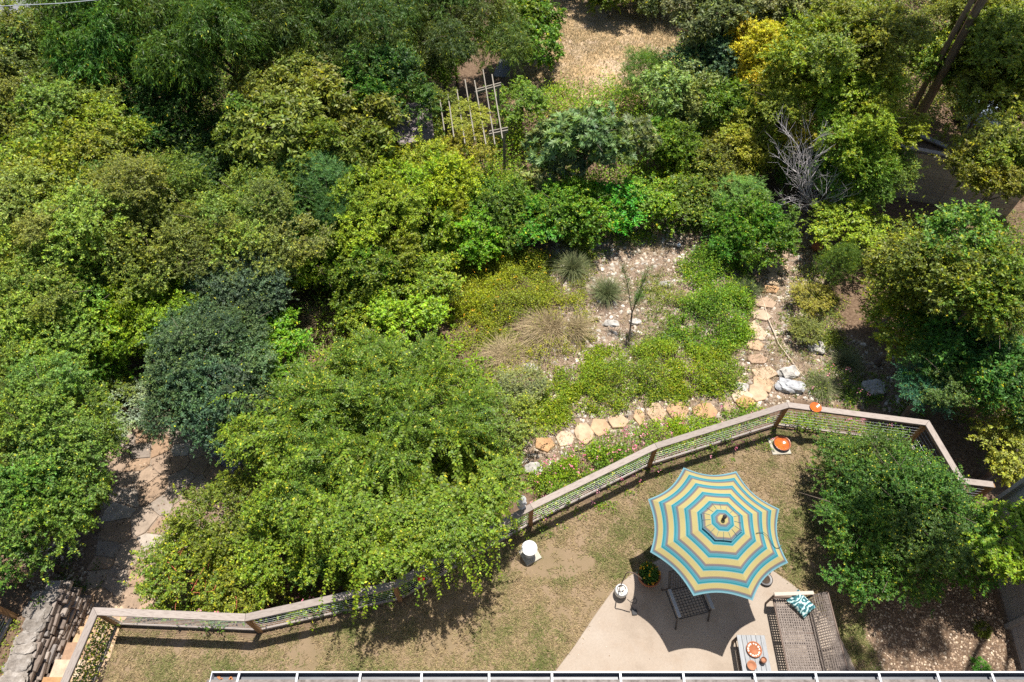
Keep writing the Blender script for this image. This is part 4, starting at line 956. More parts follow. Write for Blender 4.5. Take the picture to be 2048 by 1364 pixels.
WS = G(755, 870, 1.9); ws = thing('weeping_shrub', 'huge yellow green weeping shrub arching long leafy shoots over the railing', 'shrub', (WS[0], WS[1], WS[2]))
def weeping(n, rx, ry, zt):
    Ps, Ds, Ns, Ls, Ws_, Ts = [], [], [], [], [], []
    hubs = [(math.sqrt((i+.5)/46)*.86, i*2.39996+rng.normal()*.25) for i in range(46)]
    for i in range(n):
        r0, a = hubs[i % 46]; hx_ = np.array([math.cos(a)*rx*r0, math.sin(a)*ry*r0, zt*(1-.42*r0**2)+.22*math.sin(i % 46*2.7)])
        st_ = hx_+rng.normal(size=3)*np.array([.13, .13, .10]); long_ = rng.random() < .52; aa = a+rng.normal()*(1.0-.5*r0) if long_ else rng.random()*6.283
        near = .5-.5*math.sin(aa)                       # shoots towards the lawn grow longest
        ln = rng.uniform(.3, .6)+rng.random()**2*1.1*near if long_ else rng.uniform(.22, .5)
        d = np.array([math.cos(aa), math.sin(aa), rng.uniform(-.1, 1.0)*(1-.3*r0)+.5*(1-near)+.3*(not long_)]); d /= np.linalg.norm(d)
        stp = .040; m = int(ln/stp); p = st_.copy(); drop = rng.uniform(.03, .085)
        yt = rng.random()**1.6; ph = rng.normal()*.5
        for j in range(m):
            d = d+np.array([rng.normal()*.03, rng.normal()*.03, -drop]); d /= np.linalg.norm(d); p = p+d*stp
            sd = np.cross(d, [0, 0, 1.]); sd /= max(1e-6, np.linalg.norm(sd)); nn = np.cross(sd, d)
            sd, nn = sd*math.cos(ph)+nn*math.sin(ph), nn*math.cos(ph)-sd*math.sin(ph)
            t = j/m
            for sg_ in (1, -1):
                sz = .080*(1-.4*t)*rng.uniform(.75, 1.15)
                Ps.append(p+sd*sg_*.004); Ds.append(d*.55+sd*sg_*.8+nn*rng.normal()*.2); Ns.append(nn+rng.normal(size=3)*.25); Ls.append(sz); Ws_.append(sz*.55); Ts.append(yt*(.25+.75*t)+.12*rng.random())
    return kites(np.array(Ps), np.array(Ds), np.array(Ns), np.array(Ls), np.array(Ws_)), np.clip(np.array(Ts), 0, 1)
RX, RY = 2.9, 2.9
V, t = weeping(2300, RX, RY, 2.85); cr = link('crown', quads_mesh('shoots', V, t, LEAF), ws); cr.color = (.088, .138, .024, .07)
mb = MB(); limb_tubes(mb, (0, 0, 0), (0, 0, 1.7), [(math.cos(a)*1.7, math.sin(a)*1.7, 1.6+.4*math.sin(a*3)) for a in np.arange(0, 6.28, .5)], .12); obj('trunk', mb, BARK, ws)
for i in range(20):
    a = i*2.39996; r_ = math.sqrt((i+.5)/20)*.74; o = link('bough', random.choice(LIB['broad']), cr, (math.cos(a)*RX*r_, math.sin(a)*RY*r_, 2.7*(1-.5*r_**2)-1.05+.3*math.sin(a)*r_+random.uniform(-.12, .15)), (0, 0, random.random()*6), (1.0, 1.0, .7)); o.color = (.105, .155, .022, .08)
# boughs and hanging shoots over the fence
for (px_, py_, z_, s_) in ((650, 1040, 1.3, .6), (710, 1060, 2.2, .55), (790, 1075, 2.3, .58), (870, 1065, 2.3, .55), (945, 1025, 2.2, .55), (1000, 960, 2.0, .5), (560, 1000, 1.2, .6), (500, 880, 1.2, .6)):
    q = at(px_, py_, z_)-WS; o = link('bough', random.choice(LIB['broad']), cr, tuple(q), (0, 0, random.random()*6), (s_, s_, s_*.6)); o.color = (.11, .165, .022, .08)
V, t = [], []
Ps, Ds, Ns, Ls, Ws_, Ts = [], [], [], [], [], []
HANG = [(640, 1030, 610, 1150), (690, 1020, 650, 1160), (735, 1130, 705, 1250), (770, 1010, 775, 1170), (800, 1000, 812, 1130), (840, 1040, 880, 1200), (870, 980, 915, 1180), (900, 1010, 955, 1190), (930, 1000, 985, 1120), (960, 960, 1035, 1060), (980, 1020, 1028, 1100), (590, 1020, 560, 1110), (720, 1000, 690, 1120), (760, 1060, 745, 1170), (820, 1090, 850, 1170), (560, 960, 500, 1040), (520, 900, 440, 960), (930, 1080, 965, 1200), (655, 1000, 590, 1060), (850, 930, 835, 1060), (700, 930, 660, 1050), (790, 900, 780, 1020), (900, 900, 930, 1010), (610, 920, 540, 1000), (500, 830, 430, 880)]
HANG += [(x0+random.uniform(-22, 22), y0-random.uniform(0, 60), x1+random.uniform(-30, 30), y1-random.uniform(5, 90)) for (x0, y0, x1, y1) in HANG for _ in range(2)]
HANG += [(xx-random.uniform(-30, 50)*(1 if xx > 780 else -1), 1010+random.uniform(-60, 40)-max(0, xx-850)*.35, xx+random.uniform(-15, 15), 1190+random.uniform(-70, 45)-max(0, xx-850)*.42) for xx in np.linspace(640, 1005, 34)]
HANG += [(a_+random.uniform(-8, 8), b_, c_+random.uniform(-9, 9), d_+random.uniform(-25, 8)) for a_, b_, c_, d_ in ((730, 1110, 704, 1252), (800, 1100, 806, 1205), (850, 1090, 876, 1205), (900, 1080, 958, 1200), (940, 1060, 1000, 1130), (690, 1080, 655, 1190), (765, 1090, 750, 1190)) for _ in range(2)]
for (x0, y0, x1, y1) in HANG:
    a0 = at(x0, y0, rng.uniform(2.0, 2.6)); a1 = at(x1, y1, rng.uniform(1.2, 2.1)); mid_ = (a0+a1)/2+np.array([0, 0, .42])
    ln = np.linalg.norm(a1-a0)*1.15; m = int(ln/.05); yt = .35+.65*rng.random()
    for j in range(m):
        t_ = j/m; p = (1-t_)**2*a0+2*t_*(1-t_)*mid_+t_**2*a1; d = 2*(1-t_)*(mid_-a0)+2*t_*(a1-mid_); d /= np.linalg.norm(d)
        sd = np.cross(d, [0, 0, 1.]); sd /= np.linalg.norm(sd); nn = np.cross(sd, d)
        for sg_ in (1, -1):
            sz = .088*(1-.4*t_)*rng.uniform(.6, 1.2); Ps.append(p-WS+rng.normal(size=3)*.012); Ds.append(d*.6+sd*sg_*.8+rng.normal(size=3)*.22); Ns.append(nn+rng.normal(size=3)*.35); Ls.append(sz); Ws_.append(sz*.6); Ts.append(min(1, (.1+.75*t_)*yt+.15*rng.random()))
o = link('shoot', quads_mesh('shoots', kites(np.array(Ps), np.array(Ds), np.array(Ns), np.array(Ls), np.array(Ws_)), np.array(Ts), LEAF), cr); o.color = (.125, .178, .026, .04)

yb = G(1258, 684); yt_ = thing('young_tree', 'slender young forked tree with wispy needle leaves on the gravel', 'tree', tuple(yb))
mb = MB(); tips = [at(1246, 535, 1.15)-yb, at(1296, 540, 1.2)-yb, at(1280, 590, .9)-yb]; fork = at(1264, 625, -.05)-yb
mb.tube([(0, 0, 0), tuple((fork*.5).tolist()), tuple(fork.tolist())], [.03, .026, .022], 6)
Ps, Ds = [], []
for tp in tips:
    m1 = fork*.4+tp*.6+np.array([0, 0, .1]); mb.tube([tuple(fork.tolist()), tuple(m1.tolist()), tuple(tp.tolist())], [.018, .012, .005], 5)
    for j in range(260):
        t_ = rng.uniform(.25, 1.05); p = fork*(1-t_)**2+2*t_*(1-t_)*m1+tp*t_**2; Ps.append(p+rng.normal(size=3)*.03); Ds.append(nrm((tp-fork)[None])[0]*.5+rng.normal(size=3)*.6)
obj('trunk', mb, BARK, yt_); n = len(Ps); o = link('crown', quads_mesh('needles', kites(np.array(Ps), np.array(Ds), rdir(n), .16+.1*rng.random(n), np.full(n, .009), 0), rng.random(n)*.4, LEAF), yt_); o.color = (.07, .13, .035, 0)

# ------------------------------------------------------------------ grass clumps
def clump(name, label, px, py, r_, h, n, m, lo, hi, wd=.012, grp=None, bias=(0, 0)):
    b0 = G(px, py); a = rng.random(n)*6.283; u = rng.random(n); le = .25+.9*u; V = []
    base = np.stack([np.cos(a)*.08*r_, np.sin(a)*.08*r_, np.zeros(n)], 1)+rng.normal(size=(n, 3))*(.22*r_ if m is STRAW else .05); base[:, 2] = 0
    H_ = h*(.7+.4*rng.random(n)); dirh = np.stack([np.cos(a)+bias[0], np.sin(a)+bias[1], np.zeros(n)], 1)+rng.normal(size=(n, 3))*np.array([.25, .25, 0]); tone = lo+(hi-lo)*rng.random(n)
    sd = np.stack([-np.sin(a), np.cos(a), np.zeros(n)], 1)+rng.normal(size=(n, 3))*.3; prev = base; quads = []; k = 4
    for i in range(1, k+1):
        t_ = i/k; p = base+dirh*(r_*le*t_**1.5)[:, None]+UP*(H_*(t_-.45*le*t_**2.4))[:, None]; w0, w1 = wd*(1-.8*(i-1)/k), wd*(1-.8*i/k)
        quads.append(np.stack([prev-sd*w0/2, prev+sd*w0/2, p+sd*w1/2, p-sd*w1/2], 1)); prev = p
    V = np.concatenate(quads); root = thing(name, label, 'grass clump', tuple(b0), 0, grp)
    obj('blades', quads_mesh('blades', V, np.tile(tone, k), m), m, root); return root
clump('grass_tuft', 'spiky grey green grass tuft at the left of the gravel bed', 1145, 545, .62, .75, 900, GRBLADE, 0, .8)
clump('grass_tuft', 'spiky grass tuft between the gravel and the young forked tree', 1212, 592, .55, .6, 900, GRBLADE, .1, .9)
clump('grass_tuft', 'dark fine grass tuft behind the stepping stones below the emerald bush', 1492, 590, .45, .55, 600, GRBLADE, .4, 1)
clump('grass_tuft', 'soft grey green grass tuft in the right gravel', 1690, 730, .45, .45, 700, GRBLADE, 0, .7)
clump('grass_tuft', 'pale grass tuft beside the large grey boulder', 1640, 775, .5, .4, 700, GRBLADE, 0, .6)
clump('straw_clump', 'large bleached straw clump in the middle of the garden', 1100, 660, .65, .6, 1300, STRAW, 0, .5, bias=(-.5, -.35))
clump('straw_clump', 'bleached straw clump right of the largest one', 1150, 660, .5, .5, 700, STRAW, .1, .8, bias=(.4, -.2))
clump('straw_clump', 'low straw clump above the small white rocks', 1010, 715, .7, .35, 900, STRAW, 0, .6)
clump('straw_clump', 'tall pale straw stalks between the blue green shrub and the yellow bush', 655, 650, .8, .8, 600, STRAW, 0, .5)

# ------------------------------------------------------------------ ground cover
def cover(name, label, pts, dens, hmin, hmax, L, Wd, col, yel, kind=None, flow=None, rag=.62, wpoly=None):
    poly = world_poly(pts) if wpoly is None else wpoly; K_ = 11; ns = int(area(poly)*dens/K_); c = sample_poly(poly, ns)
    edge = np.clip(poly_dist(c[:, 0], c[:, 1], poly)/.5, 0, 1); c = c+rng.normal(size=c.shape)*.12+np.stack([wob(c[:, 0], c[:, 1], 2.6, 3), wob(c[:, 0], c[:, 1], 2.9, 7)], 1)*.22
    gap = wob(c[:, 0], c[:, 1], 3.7, 11)+.7*wob(c[:, 0], c[:, 1], 8.3, 4) > rag; kp = ~gap | (rng.random(ns) < .18); c = c[kp]; edge = edge[kp]; ns = len(c)
    hs_ = (hmin+(hmax-hmin)*np.clip(.45+.55*wob(c[:, 0], c[:, 1], 2.3, 5)+.45*wob(c[:, 0], c[:, 1], 6., 2)+rng.normal(size=ns)*.22, 0, 1.5))*(.35+.65*edge)
    cz = ground_z(c[:, 0], c[:, 1]); sp = np.minimum(.05+.10*hs_/max(hmax, .1), .16); n = ns*K_
    tt = np.tile((np.arange(K_)+.5)/K_, ns)+rng.normal(size=n)*.05; a = rng.random(n)*6.283; rr = np.repeat(sp, K_)*(1.15-.75*tt)*rng.random(n)**.5; hh = np.repeat(hs_, K_)*(.25+.75*tt)
    lean = np.repeat(rng.normal(size=(ns, 2))*.18, K_, 0)*hh[:, None]; xy = np.repeat(c, K_, 0)+lean
    P = np.stack([xy[:, 0]+np.cos(a)*rr, xy[:, 1]+np.sin(a)*rr, np.repeat(cz, K_)+hh], 1)
    D = np.stack([np.cos(a), np.sin(a), rng.normal(size=n)*.4+.2+.5*tt], 1); Nn = UP+rng.normal(size=(n, 3))*.45
    V = kites(P, D, Nn, L*(.6+.7*rng.random(n)), Wd*(.7+.5*rng.random(n)))
    t = np.clip(.2+.4*wob(xy[:, 0], xy[:, 1], 2.2, 8)+.4*(tt-.4)+np.repeat(rng.normal(size=ns)*.2, K_), 0, 1)
    o = tag(obj(name, quads_mesh(name, V, t, LEAF), LEAF), label, 'ground cover', None, 'stuff'); o.color = (*COLS[col], yel) if isinstance(col, str) else (*(v*1.35 for v in col), yel)
    if flow:
        nf, s, m, lo, hi = flow; q = sample_poly(poly, nf); z = ground_z(q[:, 0], q[:, 1])+hmax*.95; Pf = np.repeat(np.stack([q[:, 0], q[:, 1], z], 1), 5, 0)+rng.normal(size=(nf*5, 3))*s*.5
        f = tag(obj(name+'_blossom', quads_mesh('blossom', kites(Pf, rdir(nf*5), UP+rng.normal(size=(nf*5, 3))*.4, np.full(nf*5, s), np.full(nf*5, s*.7)), np.repeat(lo+(hi-lo)*rng.random(nf), 5), m), m), 'scattered blossom over the '+label, 'flowers', None, 'stuff')
    return o
cover('green_cover', 'fresh green ground cover sweeping down to the lower stepping stones', [(1060, 870), (1040, 810), (1130, 740), (1230, 690), (1330, 690), (1480, 690), (1480, 770), (1440, 800), (1330, 800), (1200, 825), (1110, 860)], 4300, .18, .5, .055, .03, (.100, .142, .018), .08, rag=.4)
cover('green_cover', 'taller bright ground cover left of the upper stepping stones', [(1360, 520), (1430, 500), (1500, 560), (1505, 620), (1490, 700), (1400, 700), (1330, 640), (1390, 590)], 4300, .3, .75, .058, .03, (.085, .145, .018), .07, rag=.45)
cover('yellow_cover', 'yellow green flowering bed with orange specks left of the straw clump', [(890, 520), (1000, 500), (1100, 510), (1110, 570), (1060, 640), (1000, 690), (930, 690), (880, 620)], 3800, .25, .6, .058, .028, (.120, .142, .018), .10, flow=(60, .035, PETAL, 0, .5))
cover('sparse_cover', 'thin weedy growth round the young forked tree', [(1270, 560), (1350, 540), (1390, 600), (1330, 690), (1230, 690), (1290, 640)], 1700, .08, .32, .05, .022, 'olive', .1)
cover('railing_cover', 'leafy strip with pink flowers between the lower path and the railing', [(1060, 960), (1140, 905), (1240, 870), (1330, 850), (1450, 830), (1530, 815), (1450, 850), (1320, 895), (1180, 960), (1080, 1000)], 3200, .25, .6, .055, .028, 'bright', .06, flow=(60, .05, PINK, 0, 1))
cover('gravel_weeds', 'scattered weeds across the right gravel slope', [(1560, 640), (1660, 650), (1740, 700), (1720, 790), (1600, 730), (1540, 700)], 800, .05, .25, .05, .024, 'olive', .05)
cover('far_weeds', 'low weeds at the upper edge of the gravel bed', [(1120, 480), (1300, 440), (1440, 430), (1430, 470), (1300, 480), (1180, 510)], 2000, .1, .5, .055, .028, 'mid', .08)
cover('left_undergrowth', 'mixed green undergrowth under the trees on the left', [(40, 520), (330, 520), (420, 700), (300, 860), (200, 850), (60, 800)], 620, .1, .5, .06, .03, 'mid', .08)
cover('corner_undergrowth', 'dark leafy undergrowth beside the stone wall', [(60, 1110), (190, 1090), (196, 1190), (110, 1200), (60, 1170)], 800, .1, .35, .06, .028, 'dark', .05)
cover('fence_weeds', 'weeds along the foot of the railing on the lawn side', [(1090, 1048), (1240, 965), (1400, 905), (1540, 868), (1550, 885), (1400, 925), (1250, 985), (1100, 1066)], 900, .05, .22, .05, .024, 'mid', .12, flow=(22, .045, PINK, 0, 1))
cover('wall_weeds', 'sunlit weeds on the slope below the brown board wall', [(1790, 430), (2047, 420), (2047, 480), (1800, 470)], 500, .05, .15, .06, .02, 'olive', .2)
cover('vine_mound', 'dense sunlit vine thicket with red stems behind the left railing', [(275, 1195), (300, 1130), (360, 1030), (440, 970), (540, 980), (640, 1080), (640, 1180), (560, 1200), (480, 1215)], 600, .3, .8, .06, .034, 'bright', .1)

# ------------------------------------------------------------------ trees and shrubs
def grow(name, label, px, py, rpx, hc, kind, col, yel=.03, ay=1., az=.62, bs=None, trunk=.09, dens=1., bark=None):
    b0 = G(px, py, hc); dep = (np.array([b0[0], b0[1], b0[2]+hc])-np.array([0, 0, CAM_H]))@FW; r_ = rpx*dep/FPX
    cat = 'tree' if name.endswith('tree') or name.endswith('oak') else 'shrub'
    if hc-r_*az < .02: hc = max(hc, r_*az*.75)
    return plant(name, label, cat, px, py, hc, r_, r_*ay, r_*az, kind, col, yel, bs or (.92 if r_ > 1.6 else .8), trunk, None, dens, bark)
# top left, far to near
grow('shade_tree', 'olive green tree in the upper left corner under the cable', 55, 130, 120, 4.2, 'oak', 'olive', .07, trunk=.16)
grow('shade_tree', 'dark glossy tree right of the upper left corner tree', 235, 50, 150, 4.8, 'willow', 'dark', .02, trunk=.16)
grow('willow_tree', 'dark drooping narrow leaved tree at the top edge, left half', 450, 40, 160, 5., 'willow', 'dark', .02, trunk=.16)
grow('willow_tree', 'dark drooping tree at the top edge left of the dry clearing', 680, 45, 150, 4.2, 'willow', (.042, .078, .026), .03, trunk=.16)
grow('willow_tree', 'drooping tree overhanging the left edge of the dry clearing', 905, 35, 125, 3.2, 'willow', (.05, .085, .03), .03, trunk=.06)
grow('broadleaf_tree', 'large leaved bough tree casting shade on the clearing at its left', 1050, 60, 72, 1.5, 'large', 'mid', .05, trunk=.1)
grow('round_tree', 'bright green rounded tree just above the shed roof', 885, 110, 72, 2.0, 'broad', 'bright', .04)
grow('shade_tree', 'dense dark tree between the drooping trees and the shed', 750, 160, 100, 3.4, 'broad', 'dark', .04)
grow('pale_tree', 'pale tipped tree in the middle of the dark upper left trees', 570, 150, 105, 3.6, 'large', (.10, .125, .045), .06)
grow('shade_tree', 'shadowy dark tree left of the pale tipped tree', 340, 180, 115, 3.2, 'broad', 'deep', .02)
grow('shade_tree', 'pale olive tree at the left edge below the corner tree', 100, 240, 120, 3.6, 'oak', 'olive', .04)
grow('persimmon_tree', 'glossy yellow green large leaved tree in the upper left centre', 590, 265, 150, 3.2, 'large', (.085, .122, .028), .05, dens=1.1)
grow('shrub', 'dark shrub in the hollow left of the glossy large leaved tree', 390, 300, 90, 2.0, 'broad', 'deep', .05)
grow('shade_tree', 'yellow green tree above the bare red twig patch at left', 150, 340, 130, 3.2, 'oak', (.10, .13, .028), .08)
grow('shrub', 'bright yellow green bush right of the shed roof corner', 700, 330, 80, 2.2, 'broad', 'mid', .04)
grow('vine_shrub', 'light green leafy sprays in front of the shed roof', 785, 315, 48, 1.8, 'broad', 'lime', .06)
# left middle
grow('elm_tree', 'fine leaved pale olive elm at the left edge, upper middle', 55, 470, 140, 3.4, 'small', (0.1058, 0.1403, 0.0483), .03, trunk=.13)
grow('elm_tree', 'olive elm with red dead twigs in its top', 265, 420, 140, 3.3, 'small', (0.0897, 0.1242, 0.0391), .04, trunk=.13)
grow('shrub', 'blackish green shrub in the gap right of the red twig elm', 430, 380, 80, 1.7, 'broad', 'deep', .03)
grow('elm_tree', 'feathery mid green elm in the left centre', 480, 470, 120, 3.0, 'small', (0.0862, 0.1323, 0.0403), .04, trunk=.12)
grow('mimosa_tree', 'blue green ferny tree below the glossy large leaved tree', 610, 400, 100, 2.6, 'fine', (.05, .11, .045), .02)
grow('shrub', 'tall bright yellow green shrub left of the pergola foot', 760, 430, 105, 2.2, 'broad', (.105, .155, .022), .06)
grow('shrub', 'leafy lime shrub right below the shed', 865, 365, 85, 2.0, 'broad', 'lime', .05)
grow('shrub', 'bright mid green shrub under the feathery elm', 640, 500, 75, 1.5, 'broad', 'bright', .05)
grow('shrub', 'dark green shrub left of the yellow flowering bed', 740, 540, 85, 1.4, 'broad', 'mid', .05)
grow('elm_tree', 'olive elm at the left edge, centre height', 85, 600, 120, 3.0, 'small', (0.0978, 0.138, 0.0391), .05, trunk=.13)
grow('shrub', 'fresh green bush left of the blue green shrub', 285, 625, 90, 1.9, 'broad', 'bright', .04)
grow('elm_tree', 'small leaved tree above the fresh green bush', 270, 530, 105, 2.4, 'small', (0.0805, 0.1207, 0.0345), .05)
grow('blue_shrub', 'topmost blue green small leaved shrub of the three', 490, 570, 88, 2.2, 'small', 'blue', .01)
grow('blue_shrub', 'middle blue green small leaved shrub of the three', 430, 680, 90, 2.2, 'small', (.046, .082, .05), .01)
grow('blue_shrub', 'lowest blue green small leaved shrub, over the terrace edge', 400, 785, 95, 2.0, 'small', (.042, .078, .048), .01)
grow('sage_shrub', 'silvery grey sage bush at the terrace corner', 248, 815, 55, .8, 'small', 'silver', .0)
grow('elm_tree', 'leafy tree at the left edge above the stone steps', 85, 850, 115, 3.0, 'small', (0.0782, 0.1242, 0.0345), .04, trunk=.09)
grow('elm_tree', 'tree leaning over the terrace from the left, trunk in shade', 80, 975, 98, 2.5, 'small', (0.069, 0.1207, 0.0322), .04, trunk=.08)
grow('elm_tree', 'dark tree at the left edge just above the orange rail', 15, 1075, 85, 2.2, 'small', (.042, .085, .024), .03, trunk=.08)
grow('shrub', 'dark leafy bush between the terrace and the left edge', 190, 730, 70, 1.2, 'small', 'mid', .06)
# centre
grow('shrub', 'vivid green bush capping the top left of the weeping shrub', 555, 690, 66, 1.5, 'broad', (.075, .15, .02), .03)
grow('gold_shrub', 'golden yellow bush at the top of the weeping shrub', 815, 615, 62, 1.2, 'broad', (.115, .145, .02), .05)
grow('gold_shrub', 'smaller yellow flowering bush left of the golden bush', 745, 640, 50, 1.0, 'broad', 'lime', .1)
grow('shrub', 'green bush between the golden bush and the yellow flowering bed', 865, 560, 60, 1.1, 'broad', 'bright', .12)
grow('vine_hedge', 'bright green mounded bush at the right of the flagstone terrace', 440, 1030, 75, 1.5, 'small', (.068, .115, .018), .05)
grow('vine_hedge', 'green bush with yellow tips behind the left railing', 560, 1110, 75, 1.6, 'small', (.075, .115, .02), .1)
hedge = grow('vine_hedge', 'low bush with red stems behind the left railing corner', 375, 1140, 80, 1.1, 'small', (.08, .11, .022), .16)
grow('vine_hedge', 'leafy bush just behind the bend of the left railing', 480, 1165, 62, 1.1, 'small', (.085, .11, .02), .2)
grow('shrub', 'dark bush deep under the weeping shrub by the railing', 640, 1090, 60, 1.3, 'small', 'dark', .03)
for i, (px, py, r_, c, lb) in enumerate([(930, 455, 62, 'bright', 'bright bush at the left end of the green row below the loquat'), (1005, 430, 60, 'mid', 'second bush from the left in the green row below the loquat'), (1080, 435, 58, 'emerald', 'third bush from the left in the green row below the loquat'), (1150, 425, 60, (.07, .14, .022), 'middle bush of the green row below the loquat'), (1225, 410, 58, 'emerald', 'fifth bush from the left in the green row below the loquat'), (1300, 400, 56, 'bright', 'sixth bush of the green row, above the striped ornament'), (1370, 400, 56, 'mid', 'right end bush of the green row below the loquat')]):
    grow('hedge_shrub', lb, px, py, r_, 1.0, 'broad', c, .06)
grow('loquat_tree', 'grey green loquat tree with whorls of long leaves at top centre', 1170, 300, 118, 2.2, 'rosette', 'grey', .0, ay=.8, az=.6, bs=1.0, dens=1.25)
grow('loquat_tree', 'small lower loquat bough in the shade below the main one', 1095, 370, 58, 1.2, 'rosette', (.09, .125, .065), .0)
grow('emerald_shrub', 'vivid emerald bush right of the pergola', 1040, 205, 52, 1.6, 'broad', (.055, .115, .018), .04)
grow('vine_shrub', 'yellowish vine bush swallowing the pergola foot', 940, 300, 50, 2.1, 'small', (.15, .165, .026), .12)
grow('vine_shrub', 'thin yellowish vine creeping over the pergola slats', 935, 232, 38, 2.55, 'small', (.11, .14, .024), .1, az=.35)
grow('vine_shrub', 'dark green vine heap on the left side of the pergola', 888, 195, 30, 2.6, 'broad', 'mid', .05)
grow('juniper_tree', 'feathery green juniper at the lower right of the dry clearing', 1292, 150, 48, 1.5, 'fine', (.06, .105, .03), .02, az=.95, trunk=.05)
grow('olive_shrub', 'grey green narrow leaved shrub right of the loquat', 1375, 205, 72, 2.0, 'large', (.10, .14, .06), .02)
grow('shrub', 'low green shrub between the loquat and the yellowish shrub', 1340, 300, 68, 1.2, 'broad', 'mid', .06)
grow('shrub', 'blue green rounded shrub left of the yellow tree', 1440, 110, 65, 2.6, 'broad', 'blue', .02)
grow('broadleaf_tree', 'dusky grey green tree at the top edge right of the clearing', 1430, 25, 85, 3.6, 'large', (.075, .10, .055), .02)
grow('broadleaf_tree', 'grey green tree at the top edge above the yellow tree', 1560, 20, 85, 3.8, 'large', (.075, .10, .055), .02)
grow('yellow_tree', 'golden yellow leaved tree in the upper right', 1530, 105, 60, 3.2, 'broad', 'yellow', .25, bs=.8)
grow('tree', 'yellow green tree between the golden tree and the loquat', 1595, 190, 95, 3.0, 'broad', (.135, .15, .028), .12)
grow('tree', 'large olive tree at the top right, left of the twin trunks', 1700, 100, 130, 4.4, 'oak', (.10, .125, .03), .07, trunk=.15)
grow('shrub', 'mid green shrub left of the yellow green tree', 1460, 215, 75, 1.8, 'broad', 'mid', .04)
grow('shrub', 'yellowish shrub in the middle of the upper right', 1490, 285, 72, 1.6, 'broad', (.13, .14, .03), .16)
grow('tree', 'sunlit yellow green tree left of the twin trunks', 1715, 235, 100, 3.2, 'broad', (.12, .15, .028), .09)
grow('shrub', 'deep green bush behind the bare branches', 1630, 320, 62, 1.3, 'broad', 'mid', .03)
grow('shrub', 'green bush just left of the brown board wall', 1740, 350, 68, 2.0, 'small', (.07, .125, .03), .05)
grow('shrub', 'dim bush left of the bare branches', 1440, 340, 60, 1.1, 'broad', (.08, .10, .028), .12)
grow('shrub', 'blue green soft bush behind the emerald bush', 1485, 395, 50, 1.2, 'fine', (.07, .14, .05), .02)
grow('emerald_shrub', 'emerald bush standing over the top of the stepping stones', 1500, 465, 64, .9, 'broad', (.052, .115, .02), .03, az=.8)
grow('climber_shrub', 'lime vine patch right of the bare branches', 1700, 455, 62, 1.4, 'broad', (.105, .145, .022), .06)
grow('column_shrub', 'narrow fern green column below the bare branches', 1672, 530, 36, 1.2, 'fine', (.055, .10, .026), .03, az=1.5)
grow('shrub', 'low yellowish bush right of the stepping stones', 1625, 595, 34, .5, 'small', (.12, .125, .035), .2)
grow('shrub', 'small grey green bush below the low yellowish bush', 1612, 658, 30, .4, 'small', (.09, .115, .045), .06)
grow('grey_plant', 'grey leaved plant beside the small white rocks', 1040, 770, 42, .5, 'small', (.12, .145, .085), .03)
grow('shrub', 'twiggy green bush at the right end of the weeping shrub', 1000, 850, 62, .9, 'small', (.075, .12, .03), .08)
# right
TW = G(1788, 300)
for lb, bx_, by_, tr_ in (('thick tan barked tree trunk rising behind the left end of the brown wall', 1800, 300, .17), ('thinner reddish trunk standing left of the thick tan trunk', 1782, 296, .11)):
    q = G(bx_, by_); rt = thing('tall_tree', lb, 'tree', tuple(q)); mb = MB(); limb_tubes(mb, (0, 0, -.2), (.1, .1, 13.5), [(math.cos(k)*1.4, math.sin(k)*1.4, 13.2) for k in range(6)], tr_); obj('trunk', mb, BARKTAN, rt)
    c_ = None
    for k in range(4):
        o = link('crown' if k == 0 else 'bough', random.choice(LIB['oak']), rt if k == 0 else c_, (math.cos(k)*1.4*(k > 0), math.sin(k)*1.4*(k > 0), 13.8 if k == 0 else random.uniform(-.5, .2)), (0, 0, k)); o.color = (.11, .14, .03, .08); c_ = c_ or o
grow('oak', 'olive oak bough at the top edge right of the twin trunks', 1945, 45, 85, 4.0, 'oak', (.085, .105, .026), .09, trunk=.07)
grow('oak', 'oak bough at the right edge in the top corner', 2035, 100, 100, 4.2, 'oak', (.085, .11, .026), .10, trunk=.07)
grow('oak', 'oak with rusty tips at the right edge beside the board wall', 2005, 350, 78, 3.0, 'oak', (.08, .105, .024), .12, trunk=.06, dens=.8)
grow('oak', 'oak bough hanging over the pale covered shape', 1985, 185, 70, 3.2, 'oak', (.08, .108, .026), .1, trunk=.08)
grow('oak', 'spreading oak right of centre filling the right edge', 1960, 580, 130, 3.6, 'oak', 'oak', .10, trunk=.12, dens=1.05)
grow('tree', 'loose leaved tree between the lime vine and the spreading oak', 1835, 550, 85, 2.6, 'oak', (.078, .105, .028), .14)
grow('tree', 'yellow flecked tree above the right gravel', 1815, 650, 62, 1.8, 'oak', (.10, .125, .028), .2)
grow('tree', 'dark green tree right of the right gravel', 1895, 715, 100, 2.0, 'broad', (.045, .09, .026), .05)
grow('tree', 'teal green ferny tree behind the railing corner', 1860, 775, 55, 1.7, 'fine', 'teal', .02)
grow('tree', 'dark tree at the right edge above the railing end', 2010, 770, 85, 2.0, 'broad', (.04, .08, .024), .06)
grow('rusty_shrub', 'orange and lime tipped bush at the right edge by the railing end', 2035, 905, 60, 1.5, 'broad', (.11, .13, .026), .16)
grow('lime_shrub', 'lime leaved tree overhanging the grey board fence', 2015, 1075, 75, 1.7, 'broad', (.10, .135, .022), .08)
grow('big_shrub', 'big dark green mounded shrub right of the umbrella inside the railing', 1785, 1030, 152, 1.0, 'small', (.045, .088, .026), .05, ay=.95, az=.5, dens=1.2, bs=.66)
grow('shrub', 'leafy dark shrub under the lime tree by the grey fence', 1930, 1090, 78, 1.1, 'small', (.045, .095, .024), .07)
grow('weed', 'small green weed in the leaf litter by the gutter', 1962, 1335, 15, .1, 'small', 'emerald', .0)
